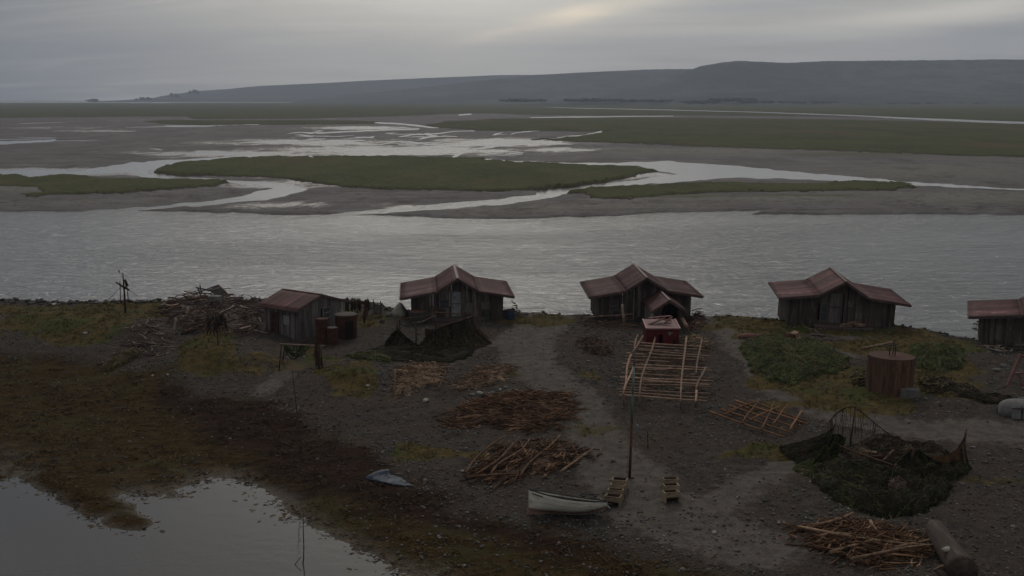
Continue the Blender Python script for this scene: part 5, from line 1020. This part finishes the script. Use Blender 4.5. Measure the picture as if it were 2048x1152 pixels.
mb = MB(); mb.raw(V, F); mb.build('hull', M['canvas'], ub, smooth=True, solid=.03)
mb = MB(); mb.box((-.05, -.30, .35), (.5, .06, .62), Matrix.Rotation(R(-10), 3, 'X')); mb.box((.62, -.30, .35), (.6, .06, .62), Matrix.Rotation(R(-10), 3, 'X')); mb.build('side_board', M['canvas'], ub)
mb = MB(); mb.beam((.25, -.32, .05), (.25, -.24, .75), .07, .06, up=(1, 0, 0)); mb.tube([(-.3, -.34, .66), (1., -.34, .7)], .035, 6); mb.build('batten', M['drift'], ub)
# blue sheet on the seaweed
W = [G(a, b_) for a, b_ in ((730,960),(762,945),(782,944),(776,952),(800,955),(828,975),(790,972),(755,966))]; c = sum(W, Vector())/8; mb = MB(); V = []; F = []; n, m_ = 12, 48; V.append((c.x, c.y, Gz(c.x, c.y)+.14))
for j in range(1, n+1):
    for k in range(m_):
        s = k/m_*8; i = int(s); p = W[i].lerp(W[(i+1) % 8], s-i); x_ = c.x+(p.x-c.x)*j/n; y_ = c.y+(p.y-c.y)*j/n; V.append((x_, y_, Gz(x_, y_)+.03+.16*abs(float(vn(np.array([x_*2.2+y_]), np.array([y_*1.6]), 4)[0])-.4)*(1 if j < n else .3)+(.12 if k < 12 and j > 8 else 0)))
F += [(0, 1+k, 1+(k+1) % m_) for k in range(m_)]
for j in range(n-1):
    for k in range(m_): a_ = 1+j*m_+k; b_ = 1+j*m_+(k+1) % m_; F.append((a_, a_+m_, b_+m_, b_))
mb.raw(V, F); tag(mb.build('plastic_sheet', M['tarp'], None, c, True, .012), 'crumpled blue sheet on the dark seaweed left of the boat', 'sheet')
# bare log at the lower right
a, b2 = G(1868, 1072), G(1925, 1165); a.z += .36; b2.z += .46; lg = thing('bare_log', 'thick bare log running out of the bottom right corner', 'log', a)
P = curve(a, b2, wig=.08, n=12); V = []; mb = MB(); mb.tube(P, [.38, .43, .45, .47, .48, .49, .50, .51, .53, .54, .56, .58], 22, 1., True); mb.build('trunk', M['log'], lg, a, True)
dr_ = (P[0]-P[1]).normalized(); mb = MB(); mb.tube([P[0]-dr_*.01, P[0]+dr_*.16, P[0]+dr_*.36-Vector((0, 0, .10))], [.38, .30, .11], 20); mb.build('cut_end', M['log_end'], lg, a)
g = Vector((b2.x-.25, b2.y+.5, 0)); q = G(1893, 1140); rr_ = rockmesh(77, .26, .2, .1).build('rag', M['stone_pale'], None, smooth=True); rr_.location = (q.x, q.y+.1, q.z+.85); tag(rr_, 'pale rag lying on the side of the bare log', 'rag')
pole('slat', 'pale slat leaning on the left side of the bare log', 'slat', G(1868, 1140), G(1884, 1155)+Vector((0, 0, .5)), .06, .05, 'rail')
pole('twig_post', 'reddish short stake standing right of the tall green pole', 'stake', G(1296, 896), up(1294, 893, .9), .035, .02, 'rust')
# scrap boards on the red shed
for k, (dx_, dy_, l, a_, lab) in enumerate(((-.35, 1.1, 1.5, .5, 'orange red board slanting over the back of the red shed roof'),(.25, 1.5, 1.2, -.3, 'dark red board lying across the back of the red shed roof'),(.55, 1.0, .9, .9, 'short red board standing up on the red shed roof'),(0., 1.8, 1.7, .1, 'long rusty board along the back edge of the red shed roof'))):
    p0 = b0+Vector((dx_, dy_, 1.38+.07*k)); mb = MB(); d_ = Vector((math.cos(a_)*l/2, .1, math.sin(a_)*l/3)); mb.beam(p0-d_+Vector((0, 0, .15)), p0+d_+Vector((0, 0, .15)), .28, .05); o = mb.build('board', M['red' if k % 2 else 'stick_brown'], None, p0); tag(o, lab, 'board', 'scrap boards on the red shed roof')
pole('timber', 'thick pale timber leaning on the right side of the red shed', 'timber', up(1353, 645, 1.15), up(1374, 668, .55), .16, .15, 'rail')
# ------------------------------------------------------------------ stones, weed and grass of the shore
def scatter(n, x0, x1, y0, y1):
    return RNG.uniform(x0, x1, n), RNG.uniform(y0, y1, n)
def fan(n, y0, y1):                          # spread over the visible wedge of the shore, even per square metre
    y = np.sqrt(RNG.uniform(y0**2, y1**2, n)); x = RNG.uniform(-.56, .56, n)*(y+6); return x, y
def settle(x, y):
    z = zt(x, y); e = np.interp(x, ed[:, 0], ed[:, 1]); return z, y < e+.8
x, y = fan(110000, 40, 100); z, ok = settle(x, y); we, dk_, g_, pa_ = zones(x, y)
dens = .30+.75*sstep(.45, .62, fbm(x*.35, y*.35, 71, 3))+.35*sstep(-6, -1, we)*sstep(2., 0, we); dens = np.where(pa_ > -.2, dens*.12, dens)*np.where(g_ > .4, .25, 1)*np.where(we > .5, .16, 1)
low = np.exp(-((x-6)/14)**2-((y-46)/4.5)**2); dens = dens+.5*low
ok &= (RNG.uniform(0, 1, len(x)) < dens) & (z > WZ+.02); x, y, z = x[ok], y[ok], z[ok]; n = len(x)
s = .028+.085*RNG.uniform(0, 1, n)**2.8+.06*(RNG.uniform(0, 1, n) > .985); V_, F_, g = blobs(np.stack([x, y, z+s*.15], 1), np.stack([s, s*RNG.uniform(.6, 1, n), s*.6], 1), 5)
tag(npmesh('pebbles', V_, F_, M['stone_dark'], tone=np.repeat(RNG.uniform(.7, 2.6, n)*np.where(RNG.uniform(0, 1, n) > .965, 1.8, 1), 12), smooth=True), kind='stuff')
x, y = fan(900, 40, 98); z, ok = settle(x, y); ok &= (z > WZ) & (fbm(x*.3, y*.3, 7, 3) > .47); x, y, z = x[ok], y[ok], z[ok]; s = RNG.uniform(.02, .05, len(x)); V_, F_, g = blobs(np.stack([x, y, z+.02], 1), np.stack([s, s*.7, s*.5], 1), 6)
tag(npmesh('shell_litter', V_, F_, M['shell'], tone=np.repeat(RNG.uniform(.35, 1., len(x)), 12), smooth=True), kind='stuff')
# boulders of the river crest on the left
xx = RNG.uniform(-66, -12, 500); yy = np.interp(xx, ed[:, 0], ed[:, 1])+RNG.uniform(-1.8, 1.2, 500); zz_ = zt(xx, yy); s = RNG.uniform(.10, .34, 500); V_, F_, g = blobs(np.stack([xx, yy, zz_+s*.25], 1), np.stack([s, s*.8, s*.6], 1), 8)
tag(npmesh('shingle', V_, F_, M['stone_dark'], tone=np.repeat(RNG.uniform(.6, 2., 500), 12), smooth=True), kind='stuff')
xx = RNG.uniform(-12, 42, 260); yy = np.interp(xx, ed[:, 0], ed[:, 1])+RNG.uniform(-1.2, .8, 260); zz_ = zt(xx, yy); s = RNG.uniform(.06, .2, 260); V_, F_, g = blobs(np.stack([xx, yy, zz_+s*.25], 1), np.stack([s, s*.8, s*.7], 1), 9)
tag(npmesh('shingle', V_, F_, M['stone_dark'], tone=np.repeat(RNG.uniform(.5, 1.6, 260), 12), smooth=True), kind='stuff')
# grass tufts
x, y = fan(52000, 46, 101); z, ok = settle(x, y); we, dk_, g_, pa_ = zones(x, y); pr_ = sstep(.25, .8, g_)*(.15+.85*sstep(.40, .58, fbm(x*.9, y*.9, 43, 3)))
ok &= (RNG.uniform(0, 1, len(x)) < pr_) & (z > -1.2); x, y, z = x[ok], y[ok], z[ok]; k = 7; n = len(x)
hx = fbm(x*.25, y*.25, 12, 3); P = np.stack([np.repeat(x, k)+RNG.normal(0, .09, n*k), np.repeat(y, k)+RNG.normal(0, .09, n*k), np.repeat(z, k)], 1)
blades('grass', P, .07, .24, .035, M['grass'], np.repeat(RNG.uniform(.7, 1.4, n), k), 2.2)
def twigs():
    x, y = fan(5200, 40, 97); z, ok = settle(x, y); we, dk_, g_, pa_ = zones(x, y); ok &= (we < .5) & (fbm(x*.4, y*.4, 91, 3) > .46) & (pa_ < 0); x, y = x[ok], y[ok]
    ribbons('twig_litter', x, y, (.15, .7), (.008, .02), M['drift'], RNG.uniform(.4, 2.6, len(x)), .04)
# rotting seaweed: crinkled ribbons lying flat
def ribbons(name, x, y, ln, wd, mat, tone, lift):
    n = len(x); S = 5; a = RNG.uniform(0, 2*PI, n); L = RNG.uniform(*ln, n); w_ = RNG.uniform(*wd, n); px_, py_ = x.copy(), y.copy(); V = np.empty((n, S+1, 2, 3))
    z0_ = zt(x, y)
    for j in range(S+1):
        q = j/S; h_ = lift*np.abs(np.sin(q*PI*RNG.uniform(.7, 2., n)))*RNG.uniform(.3, 1, n); ww = w_*(1-.6*abs(q-.4))
        V[:, j, 0] = np.stack([px_-np.sin(a)*ww, py_+np.cos(a)*ww, z0_+.015+h_], 1); V[:, j, 1] = np.stack([px_+np.sin(a)*ww, py_-np.cos(a)*ww, z0_+.012+h_*RNG.uniform(.2, 1, n)], 1)
        a = a+RNG.normal(0, .5, n); px_ = px_+np.cos(a)*L/S; py_ = py_+np.sin(a)*L/S
    o = np.arange(n)[:, None]*(2*(S+1)); F = np.concatenate([o+[[2*j, 2*j+1, 2*j+3, 2*j+2]] for j in range(S)], 0)
    return tag(npmesh(name, V.reshape(-1, 3), F, mat, tone=np.repeat(tone, 2*(S+1))), kind='stuff')
x, y = fan(60000, 40, 90); z, ok = settle(x, y); we, dk_, g_, pa_ = zones(x, y); cl = fbm(x*.8, y*1.2, 33, 4)
ok &= (we > RNG.normal(0, 1.0, len(x))) & (z > WZ-.10) & (RNG.uniform(0, 1, len(x)) < .15+.85*sstep(.42, .58, cl)); x, y = x[ok], y[ok]; dk_ = dk_[ok]
tn = np.where(dk_+RNG.normal(0, 1.3, len(x)) > 0, RNG.uniform(.4, .85, len(x)), RNG.uniform(.7, 1.45, len(x)))
ribbons('seaweed', x, y, (.25, .8), (.009, .024), M['weed'], tn, .09)
# weed drifted into the pond edge
px_ = RNG.uniform(-.5, .1, 6000)*62; py_ = RNG.uniform(42, 66, 6000); zz_ = zt(px_, py_); ok = (zz_ < WZ) & (zz_ > WZ-.16-.12*RNG.uniform(0, 1, 6000)**2) & (fbm(px_*.9, py_*.9, 3, 3) > .53)
x, y = px_[ok], py_[ok]; n = len(x); s = RNG.uniform(.04, .22, n); V_, F_, g = blobs(np.stack([x, y, np.full(n, WZ)], 1), np.stack([s, s*.6, s*.12], 1), 61); tag(npmesh('floating_weed', V_, F_, M['weed'], tone=np.repeat(RNG.uniform(.6, 1.5, n), 12)), kind='stuff')
twigs()
# ------------------------------------------------------------------ sky, sun, haze
SUN_EL, SUN_AZ = R(44), R(-6)               # behind the cloud, ahead and a little left
w = bpy.data.worlds.new('World'); SC.world = w; w.use_nodes = True; t = NT(w.node_tree)
bg = t.n['Background']; bg.inputs[1].default_value = .1
sky = t.add('ShaderNodeTexSky'); sky.sky_type = 'NISHITA'; sky.sun_disc = False; sky.sun_elevation = SUN_EL; sky.sun_rotation = SUN_AZ; sky.air_density = 1.5; sky.dust_density = 3.
d = t.add('ShaderNodeTexCoord').outputs['Generated']; sp = t.add('ShaderNodeSeparateXYZ', Vector=d); dx, dy, dz = sp.outputs
az = t.math('ARCTAN2', dx, dy); el = t.math('ARCSINE', dz)
zz = t.math('ADD', t.math('MAXIMUM', dz, 0.), .10)
cv = t.add('ShaderNodeCombineXYZ', X=t.math('DIVIDE', dx, zz), Y=t.math('DIVIDE', dy, zz)).outputs[0]
n1 = t.noise(t.mapping(cv, (1, .8, 1)), .55, 5, .6, .5); n2 = t.noise(t.mapping(cv, (.35, 1., 1), (0, 0, .25)), 1.5, 6, .62, 1.0)
base = t.mix(t.ramp(n1, .3, .7), (4.35, 4.3, 4.2), (5.9, 5.75, 5.4))
left = t.ramp(az, -.16, -.50); base = t.mix(t.math('MULTIPLY', left, .88), base, (.85, 1.2, 1.75))
base = t.mix(t.math('MULTIPLY', t.ramp(az, .24, .55), .5), base, (2.1, 2.45, 2.95))
glow = t.math('MULTIPLY', t.ramp(t.math('ABSOLUTE', t.math('ADD', az, .06)), .42, .0), t.ramp(el, .12, .02)); base = t.mix(t.math('MULTIPLY', glow, .45), base, (4.9, 4.75, 4.45))
def streak(a0, e0, sa, se, slope, col, amp, base, wob=.5):
    da = t.math('SUBTRACT', az, a0); de = t.math('SUBTRACT', t.math('SUBTRACT', el, e0), t.math('MULTIPLY', da, slope))
    de = t.math('ADD', de, t.math('MULTIPLY', t.math('SUBTRACT', n2, .5), se*2*wob))
    q = t.math('ADD', t.math('POWER', t.math('DIVIDE', da, sa), 2.), t.math('POWER', t.math('DIVIDE', de, se), 2.))
    g = t.math('POWER', 2.718, t.math('MULTIPLY', q, -1.)); return t.mix(t.math('MULTIPLY', g, amp), base, col)
base = t.mix(t.math('MULTIPLY', t.ramp(n2, .42, .68), .38), base, (6.6, 6.5, 6.2))
base = t.mix(t.math('MULTIPLY', t.ramp(n2, .52, .30), .30), base, (3.1, 3.35, 3.7))
base = streak(.02, .060, .12, .016, .20, (6.4, 6.1, 5.6), .5, base, 1.2)
base = streak(.058, .0735, .026, .0055, .14, (19., 15., 9.4), .9, base, 1.3)
base = streak(.052, .071, .055, .009, .18, (8.6, 7.6, 6.2), .6, base, 1.3)
base = streak(-.010, .0565, .040, .005, .24, (9.0, 7.7, 6.4), .65, base, 1.8)
base = streak(.10, .081, .04, .005, .10, (8.2, 7.4, 6.2), .6, base)
base = streak(.36, .068, .13, .009, .09, (8.6, 8.2, 7.3), .85, base, 1.)
base = streak(.24, .054, .10, .006, .06, (6.8, 6.6, 6.2), .6, base)
base = streak(.11, .048, .15, .005, .04, (3.2, 3.5, 4.0), .45, base)
base = streak(.20, .078, .09, .006, .05, (3.3, 3.6, 4.0), .6, base)
base = streak(.42, .052, .10, .006, .05, (3.3, 3.6, 4.0), .5, base)
over = t.ramp(el, .12, .75); base = t.mix(over, base, (4.5, 4.4, 4.25))
veil = t.math('POWER', 2.718, t.math('MULTIPLY', t.math('ADD', t.math('POWER', t.math('DIVIDE', t.math('ADD', az, .04), .17), 2.), t.math('POWER', t.math('DIVIDE', t.math('SUBTRACT', el, .26), .19), 2.)), -1.)); base = t.mix(t.math('MULTIPLY', veil, .9), base, (13., 12.4, 11.))
back = t.ramp(dy, .2, -.6); base = t.mix(t.math('MULTIPLY', back, .6), base, (3.0, 3.0, 3.0))
t.put(bg.inputs[0], t.mix(.90, sky.outputs[0], base))
sd_ = bpy.data.lights.new('sun', 'SUN'); sd_.energy = .95; sd_.angle = R(22); sd_.color = (1., .93, .82)
so = bpy.data.objects.new('sun', sd_); link(so)
v = Vector((math.sin(SUN_AZ)*math.cos(SUN_EL), math.cos(SUN_AZ)*math.cos(SUN_EL), math.sin(SUN_EL)))
so.rotation_euler = (-v).to_track_quat('-Z', 'Y').to_euler(); so.location = (0, 0, 60)
hb = MB().box((0, 4500, 215), (18600, 9900, 440)).build('haze', bpy.data.materials.new('haze'))
hm_ = hb.data.materials[0]; hm_.use_nodes = True; t = NT(hm_.node_tree); t.n.remove(t.n['Principled BSDF'])
pv = t.add('ShaderNodeVolumePrincipled'); pv.inputs['Color'].default_value = (.64, .73, .90, 1); pv.inputs['Density'].default_value = 1.22e-4; pv.inputs['Anisotropy'].default_value = .2
t.l.new(pv.outputs[0], t.n['Material Output'].inputs['Volume']); tag(hb, kind='stuff')
SC.view_settings.view_transform = 'Standard'; SC.view_settings.look = 'None'; SC.view_settings.gamma = 1.; SC.view_settings.exposure = 0.; SC.view_settings.use_curve_mapping = False
cy = SC.cycles; cy.use_denoising = True; cy.max_bounces = 6; cy.diffuse_bounces = 3; cy.glossy_bounces = 3; cy.volume_bounces = 0; cy.transmission_bounces = 2; cy.sample_clamp_indirect = 4.; cy.caustics_reflective = False; cy.caustics_refractive = False
